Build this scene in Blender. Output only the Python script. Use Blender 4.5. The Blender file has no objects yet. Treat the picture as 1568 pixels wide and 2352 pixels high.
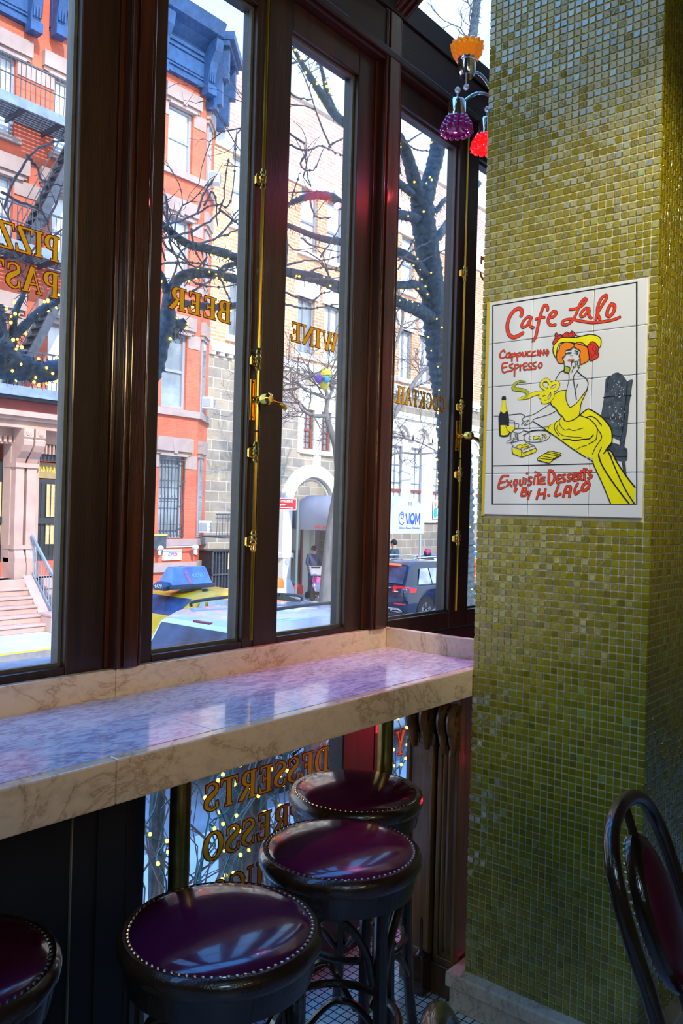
import bpy, bmesh, random
from math import *
from mathutils import Vector, Matrix
import numpy as np
random.seed(7)
S = bpy.context.scene
COL = S.collection
# ------------------------------------------------------------------ camera
YAW, PITCH, ROLL, FPX, EYE = radians(39.77), radians(-0.014), radians(1.545), 1865.2, 1.6
_f = Vector((cos(YAW)*cos(PITCH), sin(YAW)*cos(PITCH), sin(PITCH)))
_r = Vector((sin(YAW), -cos(YAW), 0)); _u = _r.cross(_f)
CR = _r*cos(ROLL)+_u*sin(ROLL); CU = -_r*sin(ROLL)+_u*cos(ROLL); CF = _f
CAM = Vector((0, 0, EYE))
cam = bpy.data.cameras.new('camera'); cam.sensor_fit = 'VERTICAL'; cam.sensor_height = 36
cam.lens = FPX/2352*36; cam.clip_start = 0.05; cam.clip_end = 400
co = bpy.data.objects.new('camera', cam); COL.objects.link(co)
mm = Matrix((CR, CU, -CF)).transposed().to_4x4(); mm.translation = CAM
co.matrix_world = mm; S.camera = co
# ------------------------------------------------------------------ view, sky, sun, room light
S.view_settings.view_transform = 'Standard'; S.view_settings.look = 'None'
S.view_settings.gamma = 1; S.view_settings.exposure = 0.0; S.view_settings.use_curve_mapping = False
S.cycles.transparent_max_bounces = 24; S.cycles.max_bounces = 8
S.cycles.sample_clamp_indirect = 4
wd = bpy.data.worlds.new('sky'); S.world = wd; wd.use_nodes = True
N = wd.node_tree.nodes; L = wd.node_tree.links; N.clear()
tc = N.new('ShaderNodeTexCoord'); sp = N.new('ShaderNodeSeparateXYZ'); cr = N.new('ShaderNodeValToRGB')
bgn = N.new('ShaderNodeBackground'); ow = N.new('ShaderNodeOutputWorld')
L.new(tc.outputs['Generated'], sp.inputs[0]); L.new(sp.outputs['Z'], cr.inputs[0])
e = cr.color_ramp.elements
e[0].position = 0.0; e[0].color = (0.40, 0.44, 0.47, 1); e[1].position = 1.0; e[1].color = (0.10, 0.44, 1.35, 1)
x = e.new(0.45); x.color = (0.33, 0.43, 0.55, 1); x = e.new(0.70); x.color = (0.14, 0.44, 1.0, 1)
L.new(cr.outputs[0], bgn.inputs[0]); bgn.inputs[1].default_value = 4.5
L.new(bgn.outputs[0], ow.inputs[0])
def light(name, kind, loc, energy, color, aim=None, **k):
    d = bpy.data.lights.new(name, kind); d.energy = energy; d.color = color
    for a, b in k.items(): setattr(d, a, b)
    o = bpy.data.objects.new(name, d); o.location = loc
    if aim is not None: o.rotation_euler = (Vector(aim)-Vector(loc)).to_track_quat('-Z', 'Y').to_euler()
    COL.objects.link(o); return o
light('sun', 'SUN', (0, -20, 25), 5.5, (1.0, 0.93, 0.82), aim=(6.5, -1.5, 10), angle=radians(1.2))
light('warm_fill_spot', 'SPOT', (0.3, -2.2, 2.7), 300, (1.0, 0.68, 0.30), aim=(1.35, 1.85, 2.35), spot_size=radians(50), spot_blend=0.8, shadow_soft_size=0.35)  # added warm fill on window wall and lettering, no fitting behind it
light('cafe_spot_lamp', 'SPOT', (1.25, -0.25, 3.3), 175, (1.0, 0.90, 0.62), aim=(2.31, 0.95, 2.15), spot_size=radians(44), spot_blend=0.9, shadow_soft_size=0.08)
light('blue_fill_light', 'AREA', (-1.8, -2.6, 3.3), 34, (0.50, 0.78, 1.0), aim=(0.5, 0, 0.8), shape='DISK', size=1.0)  # added bluish fill that lifts the dark parts of the room
# ------------------------------------------------------------------ pixel helpers (photo frame 1568 x 2352)
def ray(x, y): return CF+CR*((x-784)/FPX)-CU*((y-1176)/FPX)
def onX(x, y, X): d = ray(x, y); return CAM+d*((X-CAM.x)/d.x)
def onY(x, y, Y): d = ray(x, y); return CAM+d*((Y-CAM.y)/d.y)
def onZ(x, y, Z): d = ray(x, y); return CAM+d*((Z-CAM.z)/d.z)
# ------------------------------------------------------------------ materials
MATS = {}
def mat(name, color, rough=0.5, metal=0.0, var=0.0, vscale=8.0, bump=0.0, bscale=40.0, coat=0.0, emit=None, estr=0.0, spec=0.5, stretch=(1, 1, 1), col2=None):
    if name in MATS: return MATS[name]
    m = bpy.data.materials.new(name); m.use_nodes = True; MATS[name] = m
    nt = m.node_tree; b = nt.nodes['Principled BSDF']
    b.inputs['Base Color'].default_value = (*color, 1); b.inputs['Roughness'].default_value = rough
    b.inputs['Metallic'].default_value = metal; b.inputs['Coat Weight'].default_value = coat
    b.inputs['Specular IOR Level'].default_value = spec
    if coat: b.inputs['Coat Roughness'].default_value = 0.06
    if emit: b.inputs['Emission Color'].default_value = (*emit, 1); b.inputs['Emission Strength'].default_value = estr
    if var or bump or col2:
        t = nt.nodes.new('ShaderNodeTexCoord'); mp = nt.nodes.new('ShaderNodeMapping'); mp.inputs['Scale'].default_value = stretch
        nt.links.new(t.outputs['Object'], mp.inputs[0])
    if var or col2:
        n = nt.nodes.new('ShaderNodeTexNoise'); n.inputs['Scale'].default_value = vscale; n.inputs['Detail'].default_value = 5
        nt.links.new(mp.outputs[0], n.inputs['Vector'])
        r = nt.nodes.new('ShaderNodeValToRGB'); r.color_ramp.elements[0].position = 0.3; r.color_ramp.elements[1].position = 0.7
        c2 = col2 or tuple(min(1, c*(1+var)) for c in color); c1 = color if col2 else tuple(c*(1-var) for c in color)
        r.color_ramp.elements[0].color = (*c1, 1); r.color_ramp.elements[1].color = (*c2, 1)
        nt.links.new(n.outputs['Fac'], r.inputs[0]); nt.links.new(r.outputs[0], b.inputs['Base Color'])
    if bump:
        n2 = nt.nodes.new('ShaderNodeTexNoise'); n2.inputs['Scale'].default_value = bscale; n2.inputs['Detail'].default_value = 4
        nt.links.new(mp.outputs[0], n2.inputs['Vector'])
        bp = nt.nodes.new('ShaderNodeBump'); bp.inputs['Strength'].default_value = bump; bp.inputs['Distance'].default_value = 0.01
        nt.links.new(n2.outputs['Fac'], bp.inputs['Height']); nt.links.new(bp.outputs[0], b.inputs['Normal'])
    return m
def wood(name, c1, c2, rough=0.35, axis='Z', scale=6.0, coat=0.3):
    m = mat(name, c1, rough, col2=c2, vscale=scale, bump=0.15, bscale=60, coat=coat,
            stretch={'Z': (6, 6, 0.35), 'X': (0.35, 6, 6), 'Y': (6, 0.35, 6)}[axis]); return m
def brick(name, c1, c2, mortar, w=0.21, h=0.07, ms=0.012, rough=0.85, bump=0.4, offset=0.5, blotch=None):
    if name in MATS: return MATS[name]
    m = bpy.data.materials.new(name); m.use_nodes = True; MATS[name] = m
    nt = m.node_tree; b = nt.nodes['Principled BSDF']; b.inputs['Roughness'].default_value = rough
    t = nt.nodes.new('ShaderNodeTexCoord'); s = nt.nodes.new('ShaderNodeSeparateXYZ'); c = nt.nodes.new('ShaderNodeCombineXYZ'); ad = nt.nodes.new('ShaderNodeMath')
    nt.links.new(t.outputs['Object'], s.inputs[0]); nt.links.new(s.outputs['X'], ad.inputs[0]); nt.links.new(s.outputs['Y'], ad.inputs[1])
    nt.links.new(ad.outputs[0], c.inputs['X']); nt.links.new(s.outputs['Z'], c.inputs['Y'])
    k = nt.nodes.new('ShaderNodeTexBrick'); k.offset = offset
    k.inputs['Color1'].default_value = (*c1, 1); k.inputs['Color2'].default_value = (*c2, 1); k.inputs['Mortar'].default_value = (*mortar, 1)
    k.inputs['Scale'].default_value = 1; k.inputs['Brick Width'].default_value = w; k.inputs['Row Height'].default_value = h; k.inputs['Mortar Size'].default_value = ms
    nt.links.new(c.outputs[0], k.inputs['Vector'])
    out = k.outputs['Color']
    n = nt.nodes.new('ShaderNodeTexNoise'); n.inputs['Scale'].default_value = 1.3; n.inputs['Detail'].default_value = 6
    nt.links.new(t.outputs['Object'], n.inputs['Vector'])
    r = nt.nodes.new('ShaderNodeValToRGB'); r.color_ramp.elements[0].position = 0.35; r.color_ramp.elements[1].position = 0.7
    r.color_ramp.elements[0].color = (0.8, 0.8, 0.8, 1); r.color_ramp.elements[1].color = (1.15, 1.12, 1.1, 1)
    nt.links.new(n.outputs['Fac'], r.inputs[0])
    mx = nt.nodes.new('ShaderNodeMix'); mx.data_type = 'RGBA'; mx.blend_type = 'MULTIPLY'; mx.inputs['Factor'].default_value = 1.0
    nt.links.new(out, mx.inputs['A']); nt.links.new(r.outputs[0], mx.inputs['B']); nt.links.new(mx.outputs['Result'], b.inputs['Base Color'])
    bp = nt.nodes.new('ShaderNodeBump'); bp.inputs['Strength'].default_value = bump; bp.inputs['Distance'].default_value = 0.015; bp.invert = True
    nt.links.new(k.outputs['Fac'], bp.inputs['Height']); nt.links.new(bp.outputs[0], b.inputs['Normal'])
    return m
def glass(name, tint=(1, 1, 1), refl=0.06, rough=0.0, dirt=0.0, gray=(0.8, 0.85, 0.9)):
    if name in MATS: return MATS[name]
    m = bpy.data.materials.new(name); m.use_nodes = True; MATS[name] = m
    nt = m.node_tree; nt.nodes.remove(nt.nodes['Principled BSDF']); o = nt.nodes['Material Output']
    tr = nt.nodes.new('ShaderNodeBsdfTransparent'); tr.inputs[0].default_value = (*tint, 1)
    g = nt.nodes.new('ShaderNodeBsdfGlossy'); g.inputs['Roughness'].default_value = rough
    lw = nt.nodes.new('ShaderNodeLayerWeight'); lw.inputs['Blend'].default_value = 0.25
    mp = nt.nodes.new('ShaderNodeMapRange'); mp.inputs['To Min'].default_value = refl*0.5; mp.inputs['To Max'].default_value = min(0.9, refl*6)
    nt.links.new(lw.outputs['Fresnel'], mp.inputs['Value'])
    mx = nt.nodes.new('ShaderNodeMixShader'); nt.links.new(mp.outputs[0], mx.inputs[0]); nt.links.new(tr.outputs[0], mx.inputs[1]); nt.links.new(g.outputs[0], mx.inputs[2])
    last = mx
    if dirt:
        t = nt.nodes.new('ShaderNodeTexCoord'); mpp = nt.nodes.new('ShaderNodeMapping'); mpp.inputs['Scale'].default_value = (55, 1, 1.6)
        n = nt.nodes.new('ShaderNodeTexNoise'); n.inputs['Scale'].default_value = 3; n.inputs['Detail'].default_value = 8
        nt.links.new(t.outputs['Object'], mpp.inputs[0]); nt.links.new(mpp.outputs[0], n.inputs['Vector'])
        r = nt.nodes.new('ShaderNodeMapRange'); r.inputs['From Min'].default_value = 0.55; r.inputs['From Max'].default_value = 0.85
        r.inputs['To Min'].default_value = 0.0; r.inputs['To Max'].default_value = dirt; nt.links.new(n.outputs['Fac'], r.inputs['Value'])
        df = nt.nodes.new('ShaderNodeBsdfDiffuse'); df.inputs[0].default_value = (*gray, 1)
        m2 = nt.nodes.new('ShaderNodeMixShader'); nt.links.new(r.outputs[0], m2.inputs[0]); nt.links.new(mx.outputs[0], m2.inputs[1]); nt.links.new(df.outputs[0], m2.inputs[2]); last = m2
    nt.links.new(last.outputs[0], o.inputs[0]); return m
def jewel(name, color, emit=0.0):
    if name in MATS: return MATS[name]
    m = mat(name, color, 0.08, spec=0.8, emit=color if emit else None, estr=emit, coat=0.5)
    b = m.node_tree.nodes['Principled BSDF']; b.inputs['Transmission Weight'].default_value = 0.55; return m
# ------------------------------------------------------------------ object helpers
ORG = {}
def tag(o, label=None, cat=None, group=None, kind=None):
    if label: o['label'] = label
    if cat: o['category'] = cat
    if group: o['group'] = group
    if kind: o['kind'] = kind
    return o
def thing(name, label, cat, loc=(0, 0, 0), group=None, kind=None, rz=0.0):
    o = bpy.data.objects.new(name, None); o.empty_display_size = 0.1; o.location = loc; o.rotation_euler = (0, 0, rz); COL.objects.link(o)
    ORG[o.name] = Vector(loc); return tag(o, label, cat, group, kind)
def dup(root, loc, rz=0.0, label=None, group=None):
    r = root.copy(); COL.objects.link(r); r.location = loc; r.rotation_euler = (0, 0, rz)
    if label: r['label'] = label
    if group: r['group'] = group
    for ch in list(root.children):
        c = ch.copy(); COL.objects.link(c); c.parent = r
        for g in list(ch.children):
            d = g.copy(); COL.objects.link(d); d.parent = c
    return r
class MB:
    def __init__(s): s.v = []; s.f = []; s.mi = []; s.cur = 0; s.att = []
    def add(s, vs, fs):
        b = len(s.v); s.v += [tuple(p) for p in vs]; s.f += [tuple(i+b for i in f) for f in fs]; s.mi += [s.cur]*len(fs); return s
    def box(s, x0, x1, y0, y1, z0, z1):
        return s.add([(x0,y0,z0),(x1,y0,z0),(x1,y1,z0),(x0,y1,z0),(x0,y0,z1),(x1,y0,z1),(x1,y1,z1),(x0,y1,z1)],
                     [(0,3,2,1),(4,5,6,7),(0,1,5,4),(1,2,6,5),(2,3,7,6),(3,0,4,7)])
    def loft(s, rings, cap=True, closed=False):
        n = len(rings[0]); vs = [p for r in rings for p in r]; fs = []
        m = len(rings)
        for i in range(m if closed else m-1):
            for j in range(n):
                a = i*n+j; b = i*n+(j+1) % n; c = ((i+1) % m)*n+(j+1) % n; d = ((i+1) % m)*n+j
                fs.append((a, b, c, d))
        if cap and not closed: fs.append(tuple(range(n-1, -1, -1))); fs.append(tuple((m-1)*n+j for j in range(n)))
        return s.add(vs, fs)
    def prism(s, a, b): return s.loft([a, b])
    def bar(s, p0, p1, w, h, up=(0, 0, 1)):
        p0 = Vector(p0); p1 = Vector(p1); d = (p1-p0).normalized(); u = Vector(up)
        if abs(d.dot(u)) > .99: u = Vector((0, 1, 0))
        r = d.cross(u).normalized(); u = r.cross(d)
        q = lambda p: [p-r*w/2-u*h/2, p+r*w/2-u*h/2, p+r*w/2+u*h/2, p-r*w/2+u*h/2]
        return s.loft([q(p0), q(p1)])
    def tube(s, pts, r, n=8, closed=False, cap=True, rz=None):
        pts = [Vector(p) for p in pts]; m = len(pts)
        rr = r if isinstance(r, (list, tuple)) else [r]*m
        rings = []; prev = None
        for i, p in enumerate(pts):
            a = pts[(i-1) % m] if (i > 0 or closed) else pts[0]; b = pts[(i+1) % m] if (i < m-1 or closed) else pts[-1]
            t = (b-a)
            t = t.normalized() if t.length > 1e-9 else Vector((0, 0, 1))
            if prev is None:
                u = Vector((0, 0, 1)) if abs(t.z) < .9 else Vector((1, 0, 0)); u = (u-t*u.dot(t)).normalized()
            else:
                u = prev-t*prev.dot(t)
                u = u.normalized() if u.length > 1e-6 else t.orthogonal().normalized()
            prev = u; w = t.cross(u)
            k = rz or 1.0
            rings.append([p+(u*cos(2*pi*j/n)*k+w*sin(2*pi*j/n))*rr[i] for j in range(n)])
        return s.loft(rings, cap=cap, closed=closed)
    def lathe(s, prof, o=(0, 0, 0), n=24, M=None, cap=True):
        o = Vector(o); rings = []
        for r, z in prof:
            ring = [Vector((r*cos(2*pi*j/n), r*sin(2*pi*j/n), z)) for j in range(n)]
            if M is not None: ring = [M @ p for p in ring]
            rings.append([p+o for p in ring])
        return s.loft(rings, cap=cap)
    def ball(s, c, r, nu=10, nv=6, sc=(1, 1, 1)):
        c = Vector(c); rings = []
        for i in range(nv+1):
            t = pi*i/nv; rr = max(sin(t), 1e-3)*r
            rings.append([c+Vector((rr*cos(2*pi*j/nu)*sc[0], rr*sin(2*pi*j/nu)*sc[1], -cos(t)*r*sc[2])) for j in range(nu)])
        return s.loft(rings)
    def bulb(s, c, r): return s.ball(c, r, 7, 4)
    def ico(s, c, r):
        c = Vector(c); p = [c+Vector(d)*r for d in ((1,0,0),(-1,0,0),(0,1,0),(0,-1,0),(0,0,1),(0,0,-1))]
        return s.add(p, [(0,2,4),(2,1,4),(1,3,4),(3,0,4),(2,0,5),(1,2,5),(3,1,5),(0,3,5)])
    def poly(s, pts): return s.add(pts, [tuple(range(len(pts)))])
    def build(s, name, mats, parent=None, local=False, smooth=False, bevel=0.0, seg=2, subsurf=0, angle=35):
        me = bpy.data.meshes.new(name)
        off = Vector((0, 0, 0))
        if parent is not None and not local: off = ORG.get(parent.name, Vector((0, 0, 0)))
        me.from_pydata([Vector(p)-off for p in s.v], [], s.f)
        if not isinstance(mats, (list, tuple)): mats = [mats]
        for m in mats: me.materials.append(m)
        if len(mats) > 1: me.polygons.foreach_set('material_index', s.mi)
        bm = bmesh.new(); bm.from_mesh(me); bmesh.ops.recalc_face_normals(bm, faces=bm.faces); bm.to_mesh(me); bm.free()
        if smooth:
            me.polygons.foreach_set('use_smooth', [True]*len(me.polygons)); me.set_sharp_from_angle(angle=radians(angle))
        o = bpy.data.objects.new(name, me); COL.objects.link(o)
        if parent is not None: o.parent = parent; ORG[o.name] = off
        else: ORG[o.name] = Vector((0, 0, 0))
        if bevel:
            b = o.modifiers.new('bevel', 'BEVEL'); b.width = bevel; b.segments = seg; b.limit_method = 'ANGLE'; b.harden_normals = False
        if subsurf:
            b = o.modifiers.new('sub', 'SUBSURF'); b.levels = subsurf; b.render_levels = subsurf
        return o
def struct(name, mb, m, label=None, parent=None, **k):
    o = mb.build(name, m, parent, **k)
    if parent is None: o['kind'] = 'structure'
    if label: o['label'] = label
    return o
def smoothpts(pts, sub=5, closed=False):
    n = len(pts); out = []
    P = [np.array(p, float) for p in pts]
    rng = range(n if closed else n-1)
    for i in rng:
        p0 = P[(i-1) % n] if (closed or i > 0) else 2*P[0]-P[1]
        p1 = P[i]; p2 = P[(i+1) % n]; p3 = P[(i+2) % n] if (closed or i < n-2) else 2*P[-1]-P[-2]
        for k in range(sub):
            t = k/sub
            out.append(.5*((2*p1)+(-p0+p2)*t+(2*p0-5*p1+4*p2-p3)*t*t+(-p0+3*p1-3*p2+p3)*t**3))
    if not closed: out.append(P[-1])
    return [tuple(p) for p in out]
def stroke2d(mb, pts, w, mp, closed=False, ex=0.0, rnd=True):
    """flat painted brush stroke: pts 2-D, w a number or list of full widths, mp maps (u, v) to 3-D"""
    n = len(pts); ws = list(w) if isinstance(w, (list, tuple)) else [w]*n
    if len(ws) != n: ws = list(np.interp(np.linspace(0, 1, n), np.linspace(0, 1, len(ws)), ws))
    P = [np.array(p[:2], float) for p in pts]; Lf = []; Rt = []
    P0 = list(P)
    if ex and not closed and not rnd:
        d = P[0]-P[1]; P0[0] = P[0]+d/max(np.hypot(*d), 1e-9)*ex; d = P[-1]-P[-2]; P0[-1] = P[-1]+d/max(np.hypot(*d), 1e-9)*ex
    for i in range(n):
        a = P[(i-1) % n] if (closed or i > 0) else P[i]; b = P[(i+1) % n] if (closed or i < n-1) else P[i]
        t = b-a; t = t/max(np.hypot(*t), 1e-9); nn = np.array((-t[1], t[0])); h = ws[i]/2+ex
        if 0 < i < n-1 or closed:
            t1 = P[i]-P[(i-1) % n]; t1 = t1/max(np.hypot(*t1), 1e-9); c = abs(t1 @ t); h = h/max(c, .6)
        Lf.append(P0[i]+nn*h); Rt.append(P0[i]-nn*h)
    if getattr(mp, 'depth', False): vs = [mp(*p, i/n) for i, p in enumerate(Lf)]+[mp(*p, i/n) for i, p in enumerate(Rt)]
    else: vs = [mp(*p) for p in Lf]+[mp(*p) for p in Rt]
    fs = [(i, i+1, n+i+1, n+i) for i in range(n-1)]
    if closed: fs.append((n-1, 0, n, 2*n-1))
    mb.add(vs, fs)
    if rnd and not closed:
        for i, j in ((0, 1), (n-1, n-2)):
            h = ws[i]/2+ex
            d = P[i]-P[j]; a0 = atan2(d[1], d[0])-pi/2
            q_ = (i/n,) if getattr(mp, 'depth', False) else ()
            if h > 1e-6: mb.poly([mp(P[i][0]+h*cos(a0+pi*k/6), P[i][1]+h*sin(a0+pi*k/6), *q_) for k in range(7)])
_fonts = {}
def textmesh(mb, body, mp, h=1.0, width=None, bold=0.0, align='C', squash=1.0):
    """flat lettering: mp maps (u, v) to 3-D, u starts at 0 (or centred), capital height = h"""
    cu = bpy.data.curves.new('t', 'FONT'); cu.body = body; cu.size = 1; cu.offset = bold; cu.fill_mode = 'BOTH'
    ob = bpy.data.objects.new('t', cu); COL.objects.link(ob)
    me = bpy.data.meshes.new_from_object(ob.evaluated_get(bpy.context.evaluated_depsgraph_get()))
    V = [Vector(v.co) for v in me.vertices]; F = [tuple(p.vertices) for p in me.polygons]
    bpy.data.objects.remove(ob); bpy.data.curves.remove(cu)
    if V:
        x0 = min(v.x for v in V); x1 = max(v.x for v in V)
        sy = h/0.69; sx = sy*squash if width is None else width/max(x1-x0, 1e-6)
        dx = -(x0+x1)/2 if align == 'C' else -x0
        mb.add([mp((v.x+dx)*sx, v.y*sy) for v in V], F)
    bpy.data.meshes.remove(me)
# ================================================================== ROOM
W_DARK = wood('dark_stained_wood', (0.012, 0.0055, 0.0035), (0.032, 0.012, 0.006), rough=0.40, coat=0.18)
W_RED = wood('red_brown_varnished_wood', (0.022, 0.006, 0.003), (0.066, 0.018, 0.008), rough=0.22, coat=0.6)
W_DARKX = wood('dark_wood_rail', (0.010, 0.005, 0.0035), (0.022, 0.009, 0.005), rough=0.5, axis='X', coat=0.1)
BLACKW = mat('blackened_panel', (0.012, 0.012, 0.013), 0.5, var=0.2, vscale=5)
BRASS = mat('polished_brass', (0.78, 0.50, 0.10), 0.16, 1.0, bump=0.03, bscale=25)
BRASS_D = mat('aged_brass', (0.36, 0.26, 0.07), 0.32, 1.0, var=0.25, vscale=30)
PLASTER = mat('warm_plaster', (0.30, 0.20, 0.11), 0.8, var=0.12, vscale=3)
CEIL = mat('dark_ceiling', (0.16, 0.10, 0.06), 0.7, var=0.1, vscale=3)
PANE = glass('window_glass', refl=0.05, dirt=0.10)
PANE2 = glass('skylight_glass', tint=(0.97, 0.99, 1.0), refl=0.05, dirt=0.12)
def floor_mat():
    m = bpy.data.materials.new('small_mosaic_floor'); m.use_nodes = True; nt = m.node_tree; b = nt.nodes['Principled BSDF']; b.inputs['Roughness'].default_value = 0.25
    t = nt.nodes.new('ShaderNodeTexCoord'); k = nt.nodes.new('ShaderNodeTexBrick'); k.offset = 0
    k.inputs['Color1'].default_value = (.62, .66, .66, 1); k.inputs['Color2'].default_value = (.5, .55, .56, 1); k.inputs['Mortar'].default_value = (.03, .035, .04, 1)
    k.inputs['Scale'].default_value = 1; k.inputs['Brick Width'].default_value = .03; k.inputs['Row Height'].default_value = .03; k.inputs['Mortar Size'].default_value = .0022
    nt.links.new(t.outputs['Object'], k.inputs['Vector']); nt.links.new(k.outputs['Color'], b.inputs['Base Color'])
    bp = nt.nodes.new('ShaderNodeBump'); bp.invert = True; bp.inputs['Strength'].default_value = .5; bp.inputs['Distance'].default_value = .003
    nt.links.new(k.outputs['Fac'], bp.inputs['Height']); nt.links.new(bp.outputs[0], b.inputs['Normal']); return m
struct('floor', MB().box(-4, 6, -5, 1.93, -0.15, 0), floor_mat())
struct('wall_back', MB().box(-4.1, 6.1, -5.1, -5, 0, 4.0), PLASTER)
struct('wall_left', MB().box(-4.1, -4, -5, 1.95, 0, 4.0), PLASTER)
struct('wall_right', MB().box(6, 6.1, -5, 1.95, 0, 4.0), PLASTER)
struct('ceiling', MB().box(-4.1, 6.1, -5.1, 1.22, 3.98, 4.1), CEIL)
struct('wall_front', MB().box(-4.1, 6.1, 1.10, 1.24, 4.1, 9.0), brick('cafe_front_brick', (.30, .12, .08), (.36, .15, .1), (.4, .36, .32)))
GY = 1.872; F0, F1 = 1.835, 1.905
def leaf_frame(x0, g0, g1, x1, z0=1.12, gz0=1.19, gz1=3.158, z1=3.25):
    m = MB()
    m.box(x0, g0, F0, F1, z0, z1).box(g1, x1, F0, F1, z0, z1)
    m.box(g0, g1, F0, F1, z0, gz0).box(g0, g1, F0, F1, gz1, z1)
    return m
def bead(g0, g1, gz0=1.19, gz1=3.158):
    m = MB(); b = .009
    for y0, y1 in ((GY-.016, GY-.003),):
        m.box(g0, g0+b, y0, y1, gz0, gz1).box(g1-b, g1, y0, y1, gz0, gz1).box(g0+b, g1-b, y0, y1, gz0, gz0+b).box(g0+b, g1-b, y0, y1, gz1-b, gz1)
    return m
def cremone(par, x, zc, low=False):
    """brass espagnolette bolt standing on the meeting stile"""
    y = F0-.016
    b = MB().box(x-.017, x+.017, F0-.007, F0+.001, zc-.085, zc+.045)
    o = b.build('cremone_bolt', BRASS, par, bevel=.002)
    for dx in (-.011, .011):
        for dz in (-.072, .033):
            pass
    r = MB()
    for z0, z1 in ((1.195, zc-.12), (zc-.115, zc-.03), (zc-.01, zc+.115), (zc+.14, 3.30)):
        r.lathe([(.0065, z0), (.0065, z1)], (x, y, 0), 10)
    r.build('bolt_rod', BRASS, o, smooth=True)
    k = MB()
    for z in (zc-.185, zc+.10, 2.62, 3.28, 1.50):
        k.lathe([(.008, z-.03), (.011, z-.024), (.0085, z-.012), (.013, z-.004), (.0105, z+.002), (.0135, z+.01), (.009, z+.018), (.0115, z+.024), (.008, z+.034)], (x, y, 0), 12)
        k.box(x-.02, x+.02, F0-.006, F0+.001, z-.012, z+.012)
        k.tube([(x-.011, y+.004, z-.014), (x-.024, y+.002, z-.012), (x-.026, y, z), (x-.024, y+.002, z+.012), (x-.011, y+.004, z+.014)], .0035, 6)
    k.build('rod_guide', BRASS, o, smooth=True)
    h = MB(); R = Matrix.Rotation(radians(90), 3, 'X')
    h.lathe([(.012, .0), (.0135, .006), (.009, .012), (.0115, .018), (.0085, .026), (.013, .034), (.0205, .040), (.0215, .050), (.019, .062), (.011, .069), (.001, .070)], (x+.004, F0-.004, zc-.02), 18, M=R)
    h.tube([(x+.016, F0-.058, zc-.022), (x+.034, F0-.062, zc-.028), (x+.05, F0-.064, zc-.031), (x+.066, F0-.064, zc-.036), (x+.080, F0-.062, zc-.043)], [.004, .0062, .0085, .0095, .0055], 10)
    h.build('knob_handle', BRASS, o, smooth=True)
    s = MB()
    for dx in (-.011, .011):
        for dz in (-.074, .034): s.lathe([(.0035, 0), (.0030, .002), (.0005, .0028)], (x+dx, F0-.006, zc+dz), 8, M=R)
    s.build('plate_screws', mat('dark_screw', (.05, .04, .02), .4, .8), o)
    return o
# ---- serif lettering (capital height 1); every stroke is (points, widths)
TK, TN = .175, .062
def arc(cx, cy, rx, ry, a0, a1, n=14): return [(cx+rx*cos(radians(a0+(a1-a0)*i/n)), cy+ry*sin(radians(a0+(a1-a0)*i/n))) for i in range(n+1)]
def _st(x, y0=0, y1=1, w=TK): return ([(x, y0), (x, y1)], w)
def _sf(x0, x1, y): return ([(x0, y), (x1, y)], TN)
def bowl(x, y0, y1, wd, tk=TK):
    ym = (y0+y1)/2; h = (y1-y0)/2-TN/2
    p = [(x, y1-TN/2), (x+wd*.35, y1-TN/2)]+arc(x+wd*.35, ym, wd*.65-tk/2, h, 90, -90, 12)[1:]+[(x, y0+TN/2)]
    w = [TN, TN]+[TN+(tk-TN)*max(0, cos(radians(90-15*i)))**1.2 for i in range(1, 13)]+[TN]
    return (p, w)
def ser(c): return c
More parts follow.
